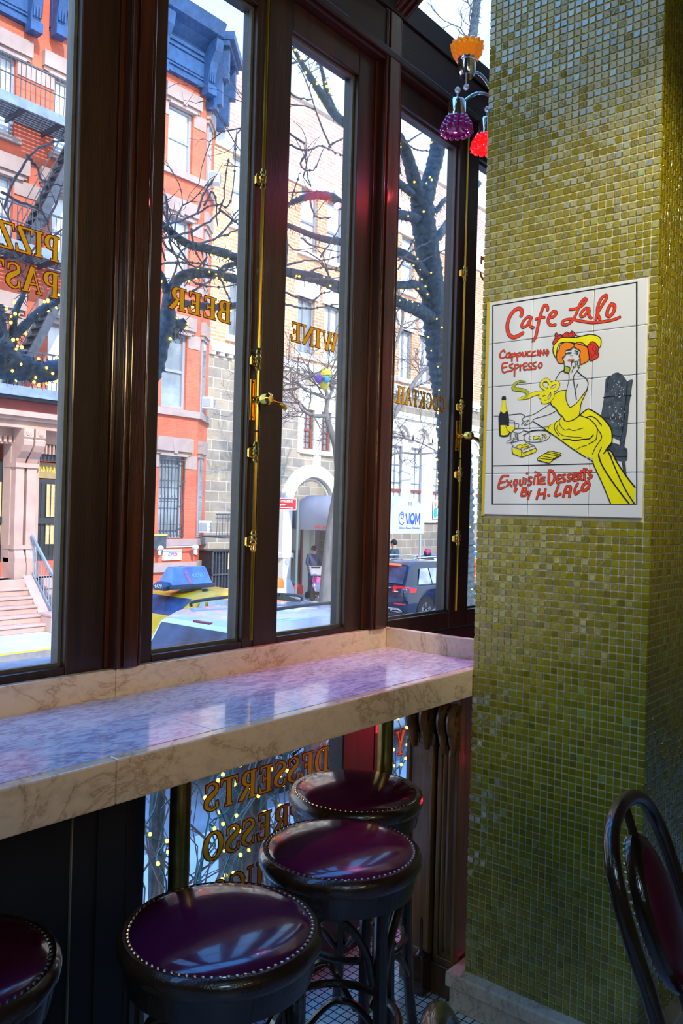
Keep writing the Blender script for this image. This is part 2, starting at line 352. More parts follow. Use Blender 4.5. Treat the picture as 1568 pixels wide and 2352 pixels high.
GL = {
 'I': (.40, [_st(.2), _sf(.04, .36, .03), _sf(.04, .36, .97)]),
 'B': (.72, [_st(.18), _sf(.02, .3, .03), _sf(.02, .3, .97), bowl(.2, .5, 1, .42), bowl(.2, 0, .56, .5)]),
 'E': (.68, [_st(.18), _sf(.02, .56, .03), _sf(.02, .54, .97), _sf(.2, .42, .52), ([(.53, .97), (.55, .76)], [.10, .03]), ([(.54, .03), (.62, .30)], [.14, .03]), ([(.42, .42), (.42, .62)], [.06, .06])]),
 'R': (.78, [_st(.18), _sf(.02, .34, .03), _sf(.02, .3, .97), bowl(.2, .46, 1, .46), ([(.36, .5), (.5, .25), (.68, .03)], [.1, TK, TK*.9]), _sf(.6, .78, .03)]),
 'P': (.66, [_st(.18), _sf(.02, .36, .03), _sf(.02, .3, .97), bowl(.2, .44, 1, .46)]),
 'D': (.80, [_st(.18), _sf(.02, .3, .03), _sf(.02, .3, .97), bowl(.2, 0, 1, .58)]),
 'Z': (.72, [([(.10, .03), (.60, .97)], TK), _sf(.06, .62, .97), _sf(.06, .64, .03), ([(.07, .99), (.04, .74)], [.10, .03]), ([(.63, .01), (.68, .28)], [.12, .03])]),
 'T': (.74, [_st(.37), _sf(.22, .52, .03), _sf(.04, .70, .97), ([(.06, .98), (.03, .74)], [.10, .03]), ([(.68, .98), (.71, .74)], [.10, .03])]),
 'A': (.82, [([(.10, .03), (.40, 1.0)], TN), ([(.40, 1.0), (.68, .03)], TK), _sf(.22, .58, .34), _sf(.0, .22, .03), _sf(.54, .82, .03)]),
 'S': (.60, [(smoothpts([(.50, .76), (.46, .9), (.29, .965), (.11, .86), (.11, .68), (.29, .54), (.46, .40), (.50, .2), (.29, .035), (.11, .09), (.06, .26)], 4), [.05, .06, .06, .11, .15, .19, .19, .14, .07, .06, .05]), ([(.51, .95), (.50, .70)], [.03, .07]), ([(.05, .04), (.06, .30)], [.03, .07])]),
 'O': (.84, [(arc(.42, .5, .31, .465, 90, 450, 30), [TN+(TK-TN)*abs(sin(radians(12*i)))**1.3 for i in range(31)])]),
 'C': (.76, [(arc(.44, .5, .34, .465, 52, 312, 24), [TN+(TK-TN)*max(0, cos(radians(52+260*i/24-180)))**1.2 for i in range(25)]), ([(.66, .97), (.66, .70)], [.03, .08]), ([(.66, .2), (.69, .26)], [.03, .03])]),
 'K': (.80, [_st(.18), _sf(.02, .36, .03), _sf(.02, .36, .97), ([(.24, .42), (.62, .97)], TN), ([(.36, .58), (.68, .03)], TK), _sf(.52, .76, .97), _sf(.56, .80, .03)]),
 'L': (.66, [_st(.18), _sf(.02, .58, .03), _sf(.02, .36, .97), ([(.56, .03), (.63, .32)], [.14, .03])]),
 'N': (.84, [_st(.16, 0, 1, TN), _st(.70, 0, 1, TN), ([(.14, .97), (.70, .02)], TK), _sf(.02, .28, .03), _sf(.0, .2, .97), _sf(.58, .84, .97)]),
 'W': (1.12, [([(.12, .97), (.34, .0)], TK), ([(.34, .0), (.56, .92)], TN), ([(.50, .97), (.76, .0)], TK), ([(.76, .0), (1.0, .97)], TN), _sf(.0, .26, .97), _sf(.40, .66, .97), _sf(.88, 1.12, .97)]),
 'U': (.80, [([(.18, .97), (.18, .3)]+arc(.41, .3, .23, .265, 180, 360, 10)[1:]+[(.64, .97)], [TK, TK, .16, .14, .11, .08, TN, TN, TN, TN, TN, TN, TN]), _sf(.02, .34, .97), _sf(.52, .76, .97)]),
 'Y': (.80, [_st(.41, 0, .45), ([(.41, .42), (.16, .97)], TK), ([(.43, .42), (.66, .97)], TN), _sf(.24, .58, .03), _sf(.02, .3, .97), _sf(.54, .78, .97)]),
}
GOLD = mat('gold_leaf_paint', (0.98, 0.60, 0.02), 0.45, 0.0, var=0.08, vscale=60, emit=None)
REDP = mat('dark_red_outline_paint', (0.22, 0.012, 0.012), 0.5)
def word(par, s, xr, xl, z0, z1, name='gold_lettering'):
    """mirrored window word: starts at xr (inside right) and runs towards xl"""
    tot = sum(GL[c][0] for c in s)+.06*(len(s)-1); k = (xr-xl)/tot; h = z1-z0
    g = MB(); r = MB(); u = 0
    for c in s:
        wd, st = GL[c]
        for mb, ex, y in ((g, 0, GY-.0045), (r, .042, GY-.0038)):
            for p, w in st:
                pw = [(u+q[0], q[1]) for q in p]
                yy = y-(len(mb.f) % 97)*2e-6
                stroke2d(mb, pw, w, lambda a, b, yy=yy: (xr-a*k, yy, z0+b*h), ex=ex, rnd=False)
        u += wd+.06
    o = g.build(name, GOLD, par); q = r.build('lettering_outline', REDP, o); return o
def pane(par, x0, x1, z0, z1, name='glass_pane', y=GY):
    return MB().box(x0, x1, y-.002, y+.002, z0, z1).build(name, PANE, par)
def win(n, leaves, words, bolt=None, low=None):
    t = thing('window_%d' % n, None, None, (leaves[0][0], GY, 0), kind='structure')
    for (x0, g0, g1, x1) in leaves:
        leaf_frame(x0, g0, g1, x1).build('casement_frame', W_DARK, t, bevel=.004)
        bead(g0, g1).build('glazing_bead', mat('grey_green_bead', (.07, .075, .065), .45, var=.2, vscale=40), t)
        pane(t, g0, g1, 1.19, 3.158)
    for w in words: word(t, *w)
    if bolt: cremone(t, *bolt)
    if low:
        x0, g0, g1, x1 = low
        leaf_frame(x0, g0, g1, x1, z0=.0, gz0=.16, gz1=.98, z1=1.115).build('lower_frame', W_DARKX, t, bevel=.004)
        pane(t, g0, g1, .16, .98, 'lower_pane')
    return t
k = GY/1.88
win(1, [(.62, .735, 1.133, 1.245)], [('PIZZA', 1.111*k, .890, 2.208, 2.270), ('PASTA', 1.113*k, .860, 2.117, 2.179)])
w2 = win(2, [(1.334, 1.40, 1.74, 1.786), (1.789, 1.894, 2.239, 2.33)],
         [('BEER', 1.697*k, 1.458*k, 2.167, 2.231), ('WINE', 2.205*k, 1.962*k, 2.164, 2.228),
          ('DESSERTS', 2.222*k, 1.640*k, .678, .765), ('ESPRESSO', 2.235*k, 1.640*k, .525, .612), ('CAPPUCCINO', 2.20*k, 1.46*k, .372, .455)],
         (1.762, 1.96), (1.334, 1.395, 2.25, 2.33))
win(3, [(2.435, 2.50, 2.93, 2.982), (2.985, 3.08, 3.46, 3.56)], [('COCKTAIL', 2.922*k, 2.560*k, 2.031, 2.096), ('C', 3.24, 3.165, 2.66, 2.76)],
    (2.958, 1.955), (2.435, 2.50, 3.46, 3.56))
def word_low(par): pass
word(bpy.data.objects['window_3'], 'Y', 2.695*k, 2.628*k, .640, .735)
# ---- posts, jamb fill and head beams
for i, (x0, x1) in enumerate(((.515, .605), (1.245, 1.334), (2.33, 2.435), (3.56, 3.66)), 1):
    m = MB().box(x0+.012, x1, 1.80, 1.93, 1.1735, 3.44)
    m.box(x0, x0+.012, 1.83, 1.93, 1.1735, 3.44)
    c = (x0+x1)/2
    m.box(x0+.030, x1-.016, 1.788, 1.80, 1.174, 3.43)
    m.lathe([(.0065, 1.174), (.0065, 3.43)], (x0+.018, 1.797, 0), 8).lathe([(.0045, 1.174), (.0045, 3.43)], (x1-.006, 1.797, 0), 8)
    struct('trim_%d' % i, m, W_RED, bevel=.003)
    struct('trim_%d' % (i+20), MB().box(x0, x1, 1.838, 1.93, 0, 1.173), BLACKW)  # lower posts coloured near black for the shade under the counter
m = MB().box(-1, 4.2, 1.80, 1.93, 3.25, 3.432).box(-1, 4.2, 1.785, 1.80, 3.262, 3.29)
struct('trim_5', m, W_DARKX, bevel=.004)
struct('trim_6', MB().box(-1, 4.2, 1.795, 1.93, 3.441, 3.53).box(-1, 4.2, 1.83, 1.93, 3.432, 3.441), BLACKW)
struct('trim_7', MB().box(-1, 4.2, 1.812, 1.832, 3.433, 3.440), mat('grey_line', (.25, .22, .2), .4))
struct('trim_8', MB().box(-1, 4.2, 1.845, 1.93, -.02, .0), W_DARKX)
# rafter of the sloping glass roof, one bay boarded, one bay glazed
sl = (3.96-3.53)/(1.86-1.20)
def rz(y): return 3.53+(1.86-y)*sl
def slab(x0, x1, y0, y1, lo, hi): return MB().loft([[(x0, y0, rz(y0)+lo), (x1, y0, rz(y0)+lo), (x1, y0, rz(y0)+hi), (x0, y0, rz(y0)+hi)], [(x0, y1, rz(y1)+lo), (x1, y1, rz(y1)+lo), (x1, y1, rz(y1)+hi), (x0, y1, rz(y1)+hi)]])
m = slab(2.385, 2.475, 1.92, 1.12, -.11, .03)
for xx in (2.40, 2.43, 2.46): m.tube([(xx, 1.86, rz(1.86)-.112), (xx, 1.15, rz(1.15)-.112)], .010, 8)
struct('trim_9', m, W_RED, bevel=.003)
w4 = thing('window_4', None, None, (2.475, 1.86, 3.53), kind='structure')
slab(2.475, 4.2, 1.95, 1.15, .0, .006).build('roof_glass_pane', PANE2, w4); slab(-1.0, 2.385, 1.95, 1.15, .0, .006).build('roof_glass_pane', PANE2, w4)
m = slab(2.475, 4.2, 1.20, 1.15, -.03, .03)
for xx in (-1.05, .1, 1.25, 3.3, 4.15): m.add(slab(xx, xx+.05, 1.95, 1.15, -.06, .02).v, slab(xx, xx+.05, 1.95, 1.15, -.06, .02).f)
m.build('roof_glazing_bar', W_RED, w4)
MOSS = mat('moss', (.07, .11, .02), .9, var=.4, vscale=50, bump=.5)
m = MB()
for i in range(60):
    xx = 2.5+i*.02+random.uniform(-.005, .005); m.ball((xx, 1.9+random.uniform(-.006, .01), rz(1.9)+.008), random.uniform(.006, .013), 6, 4)
tag(m.build('moss_line', MOSS, w4), kind='stuff')
# boarded wall below the left window
m = MB().box(-4, .62, 1.84, 1.93, 0, 1.12).box(.60, 1.246, 1.845, 1.92, 0, 1.12)
struct('wall_window_left', m, BLACKW)
struct('wall_window_upper', MB().box(-4, .515, 1.84, 1.93, 1.12, 3.53), BLACKW)
struct('wall_window_right', MB().box(3.66, 6, 1.84, 1.93, 0, 4.0), BLACKW)
m = MB().box(1.168, 1.171, 1.838, 1.846, .0, 1.0); struct('trim_10', m, mat('pale_seam', (.28, .25, .22), .4))
# ------------------------------------------------------------------ tiled pillar
PX0, PX1, PY0, PY1, PZ = 2.31, 3.05, .79, 1.35, 3.98
def tile_mat():
    m = bpy.data.materials.new('olive_glass_mosaic'); m.use_nodes = True; nt = m.node_tree; b = nt.nodes['Principled BSDF']
    a = nt.nodes.new('ShaderNodeAttribute'); a.attribute_name = 'tone'
    r = nt.nodes.new('ShaderNodeValToRGB'); el = r.color_ramp.elements
    el[0].position = 0; el[0].color = (.17, .14, .003, 1); el[1].position = 1; el[1].color = (.28, .32, .06, 1)
    q = el.new(.55); q.color = (.27, .22, .003, 1); q = el.new(.85); q.color = (.28, .265, .012, 1)
    nt.links.new(a.outputs['Fac'], r.inputs[0]); nt.links.new(r.outputs[0], b.inputs['Base Color'])
    b.inputs['Roughness'].default_value = .15; b.inputs['Coat Weight'].default_value = 1.0; b.inputs['Coat Roughness'].default_value = .08; b.inputs['Specular IOR Level'].default_value = 1.0
    t = nt.nodes.new('ShaderNodeTexCoord'); n = nt.nodes.new('ShaderNodeTexNoise'); n.inputs['Scale'].default_value = 150; n.inputs['Detail'].default_value = 2
    bp = nt.nodes.new('ShaderNodeBump'); bp.inputs['Strength'].default_value = .35; bp.inputs['Distance'].default_value = .003
    nt.links.new(t.outputs['Object'], n.inputs['Vector']); nt.links.new(n.outputs['Fac'], bp.inputs['Height']); nt.links.new(bp.outputs[0], b.inputs['Normal']); return m
pil = thing('pillar', 'square pillar covered in small olive green glass mosaic tiles, hung with the painted tile sign', None, (PX0, PY0, 0), kind='structure')
GROUT = mat('cream_grout', (.60, .54, .30), .8, var=.1, vscale=60)
MB().box(PX0+.003, PX1, PY0+.003, PY1-.003, 0, PZ).build('pillar_core', GROUT, pil)
SGN = (.812, 1.322, 1.602, 2.288)      # y0, y1, z0, z1 of the sign
def mosaic():
    rnd = random.Random(3); m = MB(); tones = []
    P = (PY1-PY0)/25; g = .0034; d = .0036
    def tile(face, a, z, w, h):
        a0, a1, z0, z1 = a+g/2, a+w-g/2, z+g/2, z+h-g/2; bv = .0011
        ja, jb, jc = rnd.uniform(-.0009, .0009), rnd.uniform(-.0009, .0009), rnd.uniform(-.0004, .0004); j = [jc-ja-jb, jc+ja-jb, jc+ja+jb, jc-ja+jb]
        def P3(u, v, dd):
            if face == 0: return (PX0-dd+.003, u, v)
            if face == 1: return (u, PY0-dd+.003, v)
            return (u, PY1+dd-.003, v)
        base = [P3(a0, z0, 0), P3(a1, z0, 0), P3(a1, z1, 0), P3(a0, z1, 0)]
        top = [P3(a0+bv, z0+bv, d+j[0]), P3(a1-bv, z0+bv, d+j[1]), P3(a1-bv, z1-bv, d+j[2]), P3(a0+bv, z1-bv, d+j[3])]
        m.add(base+top, [(4, 5, 6, 7), (0, 1, 5, 4), (1, 2, 6, 5), (2, 3, 7, 6), (3, 0, 4, 7)])
        t = min(1, max(0, rnd.gauss(.42, .2))); tones.extend([t]*5)
    nz = int(PZ/P)
    for iz in range(nz):
        z = iz*P+.004
        if z < .10: continue
        for iy in range(25):
            y = PY0+iy*P; cy, cz = y+P/2, z+P/2
            if SGN[0] < cy < SGN[1] and SGN[2] < cz < SGN[3]: continue
            tile(0, y, z, P, P)
        for ix in range(int((PX1-PX0)/P)): tile(1, PX0+ix*P, z, P, P)
        for ix in range(9): tile(2, PX0+ix*P, z, P, P)
    o = m.build('mosaic_tiles', tile_mat(), pil)
    at = o.data.attributes.new('tone', 'FLOAT', 'FACE'); at.data.foreach_set('value', tones)
mosaic()
MARB = bpy.data.materials.new('veined_cream_marble'); MARB.use_nodes = True
def marble():
    nt = MARB.node_tree; b = nt.nodes['Principled BSDF']; b.inputs['Roughness'].default_value = .13; b.inputs['Coat Weight'].default_value = .2
    t = nt.nodes.new('ShaderNodeTexCoord')
    n = nt.nodes.new('ShaderNodeTexNoise'); n.inputs['Scale'].default_value = 3.2; n.inputs['Detail'].default_value = 10; n.inputs['Roughness'].default_value = .66; n.inputs['Distortion'].default_value = .6
    mp = nt.nodes.new('ShaderNodeMapping'); mp.inputs['Scale'].default_value = (1.0, 1.7, 1.5); mp.inputs['Rotation'].default_value = (0, .5, .5)
    nt.links.new(t.outputs['Object'], mp.inputs[0]); nt.links.new(mp.outputs[0], n.inputs['Vector'])
    ab = nt.nodes.new('ShaderNodeMath'); ab.operation = 'SUBTRACT'; ab.inputs[1].default_value = .5; nt.links.new(n.outputs['Fac'], ab.inputs[0])
    a2 = nt.nodes.new('ShaderNodeMath'); a2.operation = 'ABSOLUTE'; nt.links.new(ab.outputs[0], a2.inputs[0])
    r = nt.nodes.new('ShaderNodeValToRGB'); el = r.color_ramp.elements
    el[0].position = 0; el[0].color = (.44, .31, .20, 1); el[1].position = .05; el[1].color = (.72, .58, .42, 1)
    q = el.new(.006); q.color = (.57, .43, .29, 1); q = el.new(.018); q.color = (.68, .53, .37, 1)
    nt.links.new(a2.outputs[0], r.inputs[0])
    m2 = nt.nodes.new('ShaderNodeMapping'); m2.inputs['Scale'].default_value = (9, 22, 14); m2.inputs['Rotation'].default_value = (0, 0, .35)
    n2 = nt.nodes.new('ShaderNodeTexNoise'); n2.inputs['Scale'].default_value = 2.2; n2.inputs['Detail'].default_value = 7; n2.inputs['Distortion'].default_value = 1.5
    r2 = nt.nodes.new('ShaderNodeValToRGB'); r2.color_ramp.elements[0].position = .36; r2.color_ramp.elements[0].color = (.87, .85, .88, 1); r2.color_ramp.elements[1].position = .52; r2.color_ramp.elements[1].color = (1, 1, 1, 1)
    nt.links.new(t.outputs['Object'], m2.inputs[0]); nt.links.new(m2.outputs[0], n2.inputs['Vector']); nt.links.new(n2.outputs['Fac'], r2.inputs[0])
    mx = nt.nodes.new('ShaderNodeMix'); mx.data_type = 'RGBA'; mx.blend_type = 'MULTIPLY'; mx.inputs['Factor'].default_value = 1
    nt.links.new(r.outputs[0], mx.inputs['A']); nt.links.new(r2.outputs[0], mx.inputs['B']); nt.links.new(mx.outputs['Result'], b.inputs['Base Color'])
marble()
MARB2 = MARB.copy(); MARB2.name = 'sky_tinted_mottled_marble'  # cream marble copy: stone mottling, plus the skylight's blue cast put into the colour
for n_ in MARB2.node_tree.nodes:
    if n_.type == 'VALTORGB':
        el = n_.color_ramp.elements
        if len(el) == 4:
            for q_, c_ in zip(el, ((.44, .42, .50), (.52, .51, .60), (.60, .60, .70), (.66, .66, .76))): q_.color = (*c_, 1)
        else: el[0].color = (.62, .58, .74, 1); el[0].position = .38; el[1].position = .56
mb = MB().box(2.262, PX1, .745, 1.395, .074, .121)
mb.build('pillar_base_slab', MARB, pil, bevel=.006)
MB().box(2.275, PX1, .755, 1.385, .0, .073).build('pillar_base_plinth', MARB, pil, bevel=.004)
# ================================================================== PAINTED TILE SIGN
sx = PX0-.001
WHT = mat('glazed_white_tile', (.74, .74, .72), .12, coat=.5, bump=.06, bscale=9)
INK = mat('black_paint_line', (.012, .013, .016), .35); YEL = mat('yellow_paint', (.86, .77, .004), .3, var=.05, vscale=20)
RED2 = mat('vermilion_paint', (.83, .05, .012), .3); ORG2 = mat('orange_hair_paint', (.90, .24, .004), .3)
RED3 = mat('rose_red_paint', (.74, .035, .012), .35); SLATE = mat('slate_blue_black_paint', (.030, .042, .06), .35, col2=(.085, .11, .14), vscale=70)
LIME = mat('green_gold_paint', (.42, .48, .01), .3); OCH = mat('yellow_edge_glaze', (.62, .44, .01), .3)
sign = thing('painted_tile_sign', 'white hand painted ceramic tile sign reading Cafe Lalo set into the green mosaic pillar', 'sign', (sx, .81, 1.602))
# 3 x 5 white tiles
m = MB(); yb = [SGN[1]-.002, 1.168, .972, SGN[0]+.002]; zb = [SGN[2]+.002, 1.724, 1.866, 2.007, 2.147, SGN[3]-.002]
zb = [SGN[2]+.002, 1.735, 1.874, 2.013, 2.152, SGN[3]-.002]
for i in range(3):
    for j in range(5): m.box(sx-.007, sx+.003, yb[i+1]+.0006, yb[i]-.0006, zb[j]+.0006, zb[j+1]-.0006)
m.build('white_tiles', WHT, sign, bevel=.0022)
MB().box(sx-.006, sx+.002, SGN[1]-.003, SGN[1]+.008, SGN[2]-.002, SGN[3]+.002).build('edge_glaze', OCH, sign)
SF = sx-.0073
def C1(ox, oy, s):
    return lambda x, y: (ox+x/s, oy+y/s)
P1 = C1(1110, 640, 4.126); P2 = C1(1250, 750, 6.533); P3 = C1(1170, 850, 6.533); P4 = C1(1120, 890, 6.533); P5 = C1(1300, 840, 6.916); P6 = C1(1110, 1050, 5.6)
def uv(T, pts):          # picture of the sign -> (y, z) on its face
    out = []
    for p in pts:
        q = onX(*T(p[0], p[1]), SF); out.append((q.y, q.z))
    return out
lay = {}
def L_(nm):
    if nm not in lay: lay[nm] = MB()
    return lay[nm]
_fc = [0]
def face(d):
    _fc[0] = (_fc[0]+1) % 11; e = _fc[0]*1.6e-5
    f = lambda a, b, t=0: (SF-d-e-t*9e-5, a, b)
    f.depth = True; return f
def fill(nm, T, pts, d, sm=0, line=0.0, lw=.0022):
    p = uv(T, smoothpts(pts, sm, True) if sm else pts)
    L_(nm).poly([face(d)(*q) for q in p])
    if line: stroke2d(L_('ink'), p+[p[0]], lw*line, face(d+.00025))
def line(T, pts, w=.0022, d=.0012, sm=4, nm='ink'):
    p = uv(T, smoothpts(pts, sm) if sm else pts); stroke2d(L_(nm), p, w, face(d))
SEC = ['']
def letter(T, pts, w, sm=4, ol=.0015):
    p = uv(T, smoothpts(pts, sm) if sm else pts)
    w = [q*.78 for q in w] if isinstance(w, list) else w*.78; stroke2d(L_('letter_outline'+SEC[0]), p, w, face(.0003), ex=ol); stroke2d(L_('letters'+SEC[0]), p, w, face(.0006))
# border lines
bq = [(1131.5, 702), (1462, 648.5), (1462, 1158), (1130.5, 1157.5)]; I1 = lambda x, y: (x, y)
line(I1, [bq[0], bq[1], bq[2], bq[3], bq[0]], .0032, .0004, 0)
line(P6, [(118, 112), (630, 104), (1000, 94), (1410, 84)], .0032, .0004)
# Cafe Lalo
wa = [.011, .013, .014]
letter(P1, [(357, 352), (366, 310), (340, 284), (295, 300), (250, 360), (226, 440), (238, 520), (280, 556), (330, 542), (370, 517)], .0125)
letter(P1, [(455, 372), (425, 362), (385, 395), (362, 440), (375, 464), (415, 440), (446, 385), (440, 430), (452, 460), (474, 464)], .0085)
letter(P1, [(608, 296), (603, 262), (575, 258), (548, 320), (520, 430), (498, 540), (474, 588)], .0095); letter(P1, [(498, 384), (540, 368), (576, 368)], .008)
letter(P1, [(628, 372), (672, 356), (690, 322), (660, 312), (622, 356), (612, 410), (640, 442), (680, 438)], .0085)
letter(P1, [(820, 292), (880, 284), (940, 250), (972, 205), (955, 192), (915, 240), (880, 330), (840, 400), (790, 436), (748, 430), (760, 398), (830, 384), (920, 402), (1020, 416), (1120, 410), (1230, 390), (1290, 366)], .008)
letter(P1, [(1000, 285), (965, 284), (925, 325), (925, 358), (960, 350), (1000, 295), (1000, 350), (1022, 374)], .008)
letter(P1, [(1066, 384), (1080, 330), (1120, 260), (1164, 190), (1160, 158), (1120, 185), (1085, 260), (1082, 330), (1104, 386)], .0085)
letter(P1, [(1210, 240), (1180, 290), (1172, 345), (1200, 355), (1236, 310), (1242, 255), (1210, 240)], .0095)
# Cappuccino / Espresso
SEC[0] = '_b'
wq = .0062
for T, ps in ((P1, [[(203, 695), (190, 680), (165, 700), (156, 735), (175, 754), (205, 742)], [(250, 702), (222, 712), (218, 745), (240, 745), (252, 708), (256, 748)],
        [(268, 715), (270, 780)], [(270, 722), (294, 706), (300, 730), (274, 742)], [(318, 712), (322, 778)], [(320, 716), (346, 702), (352, 728), (324, 738)],
        [(370, 700), (374, 734), (396, 732), (400, 694)], [(442, 690), (418, 702), (418, 734), (444, 730)], [(490, 688), (466, 700), (466, 730), (494, 726)], [(513, 682), (515, 726)],
        [(536, 730), (536, 682), (572, 722), (574, 676)], [(604, 672), (594, 700), (604, 726), (616, 698), (604, 672)]]),):
    for s in ps: letter(T, s, wq*.72, 3, .0011)
PE = lambda x, y: (1060+x/3.0866, 580+y/3.0866)
for s in [[(325, 782), (290, 790), (292, 848), (328, 842)], [(292, 818), (318, 812)], [(362, 790), (340, 800), (345, 815), (362, 822), (356, 838), (336, 842)], [(376, 800), (374, 876)], [(376, 802), (398, 794), (402, 812), (378, 826)],
          [(414, 838), (416, 800)], [(416, 806), (436, 796)], [(462, 786), (440, 790), (442, 832), (466, 828)], [(442, 810), (460, 806)], [(494, 782), (474, 792), (478, 806), (492, 812), (490, 828), (470, 830)],
          [(526, 778), (506, 788), (510, 804), (524, 810), (522, 826), (502, 828)], [(556, 782), (544, 800), (552, 820), (568, 804), (566, 786), (556, 782)]]: letter(PE, s, .0042, 3, .0011)
# Exquisite Desserts / By H. Lalo
SEC[0] = '_c'
for s, w in [([(318, 240), (235, 256), (192, 400), (270, 388)], .0075), ([(222, 326), (272, 318)], .0075), ([(300, 300), (362, 376)], .006), ([(360, 308), (300, 376)], .006),
     ([(434, 300), (404, 298), (390, 350), (416, 366), (436, 300), (398, 450), (430, 408)], .006), ([(470, 298), (466, 350), (490, 362), (512, 300), (516, 266)], .006), ([(546, 282), (538, 346)], .006), ([(560, 208), (562, 212)], .007),
     ([(620, 262), (590, 262), (586, 300), (614, 320), (604, 356), (574, 358)], .0062), ([(658, 268), (650, 346)], .006), ([(668, 192), (670, 196)], .007), ([(708, 200), (694, 346)], .0062), ([(666, 240), (740, 228)], .0062),
     ([(788, 262), (742, 270), (730, 340), (790, 338)], .0062), ([(740, 304), (782, 300)], .006), ([(846, 176), (842, 346), (900, 310), (914, 240), (884, 180), (846, 172)], .0085),
     ([(990, 232), (956, 240), (950, 334), (996, 322)], .0062), ([(952, 286), (984, 280)], .006), ([(1050, 226), (1014, 236), (1018, 268), (1050, 290), (1040, 316), (1008, 318)], .0068), ([(1124, 222), (1088, 230), (1092, 258), (1124, 276), (1112, 302), (1084, 308)], .0068),
     ([(1196, 210), (1158, 218), (1156, 298), (1200, 298)], .0066), ([(1158, 256), (1188, 250)], .006), ([(1220, 296), (1218, 208), (1254, 206), (1254, 240), (1222, 254), (1272, 294)], .0064), ([(1294, 150), (1300, 292)], .0075), ([(1256, 182), (1326, 160)], .0066),
     ([(1386, 174), (1352, 186), (1356, 216), (1390, 236), (1380, 268), (1346, 272)], .007),
     ([(508, 396), (484, 490)], .0072), ([(508, 398), (546, 398), (540, 432), (504, 446), (552, 450), (544, 494), (488, 500)], .0066), ([(572, 446), (590, 482)], .005), ([(612, 436), (590, 482), (576, 536)], .0055),
     ([(718, 416), (684, 540)], .0075), ([(798, 412), (780, 532)], .0075), ([(704, 478), (790, 470)], .0075), ([(836, 492), (842, 494)], .009), ([(964, 370), (918, 498), (992, 474)], .008),
     ([(1028, 506), (1062, 390), (1098, 376), (1122, 396), (1104, 508)], .0085), ([(1046, 456), (1112, 448)], .0075), ([(1210, 340), (1176, 410), (1184, 474), (1232, 440)], .0085), ([(1330, 320), (1278, 370), (1272, 424), (1310, 428), (1358, 372), (1350, 324), (1330, 320)], .010)]:
    letter(P6, s, w*.92, 3 if len(s) > 2 else 0, .0013)
# seated woman in the yellow dress
fill('slate', P5, [(628, 205), (690, 155), (700, 165), (760, 118), (820, 105), (890, 140), (970, 250), (1000, 228), (1050, 216), (1060, 235), (1000, 640), (970, 1000), (925, 1290), (970, 1320), (975, 1400), (970, 1500), (940, 1520), (960, 1770), (905, 1680), (880, 1520), (790, 1505), (650, 1330), (725, 1215), (850, 1255), (852, 1190), (730, 1135), (720, 1000), (555, 790), (600, 520)], .0004)
line(P5, [(600, 505), (800, 480), (1030, 475)], .004, .0008); line(P5, [(880, 870), (900, 1000), (860, 1190)], .002, .0008); line(P5, [(690, 165), (670, 230), (640, 420)], .002, .0008); line(P5, [(970, 255), (960, 450), (930, 700), (925, 850)], .0025, .0008); line(P5, [(600, 830), (780, 830)], .002, .0008); line(P5, [(740, 1100), (850, 1130)], .002, .0008); line(P5, [(770, 1440), (960, 1440)], .003, .0008)
rn = random.Random(5)
for i in range(60):
    t = rn.random(); yy = 230+t*720; xx = 900-t*40+rn.uniform(-190, 0)+ (rn.random()*60)
    if yy > 700: xx = max(xx, 640+ (yy-700)*.5)
    line(P5, [(xx, yy), (xx+rn.uniform(-12, 12), yy+rn.uniform(6, 20))], .0011, .0009, 0, 'white')
dress = [(853, 303), (770, 310), (700, 345), (640, 410), (610, 480), (640, 535), (690, 570), (740, 650), (782, 697), (745, 750), (700, 775), (640, 790), (580, 850), (490, 858), (560, 920), (750, 1040), (900, 1150), (1080, 1270), (1130, 1307), (1180, 1345)]
dress2 = [(1180, 1345), (1253, 1400)]
fill('yellow', P3, [(853, 303), (770, 310), (700, 345), (655, 395), (610, 480), (640, 535), (690, 570), (740, 650), (782, 697), (745, 750), (700, 775), (660, 785), (610, 820), (585, 850), (490, 858), (600, 935), (750, 1038), (900, 1150), (1140, 1307), (1290, 1300), (1420, 1250), (1480, 1190), (1535, 1085), (1530, 900), (1400, 730), (1250, 620), (1180, 580), (1050, 680), (1050, 620), (1075, 500), (1120, 410), (1165, 300), (1130, 330), (1085, 400), (1030, 470), (905, 558), (860, 480), (845, 400)], .0006)
fill('yellow', P5, [(330, 1440), (420, 1480), (440, 1560), (580, 1880), (710, 2195), (1085, 2195), (1095, 1950), (960, 1760), (800, 1520), (725, 1370), (650, 1325), (725, 1215), (724, 1000), (400, 1100), (300, 1350)], .00055)
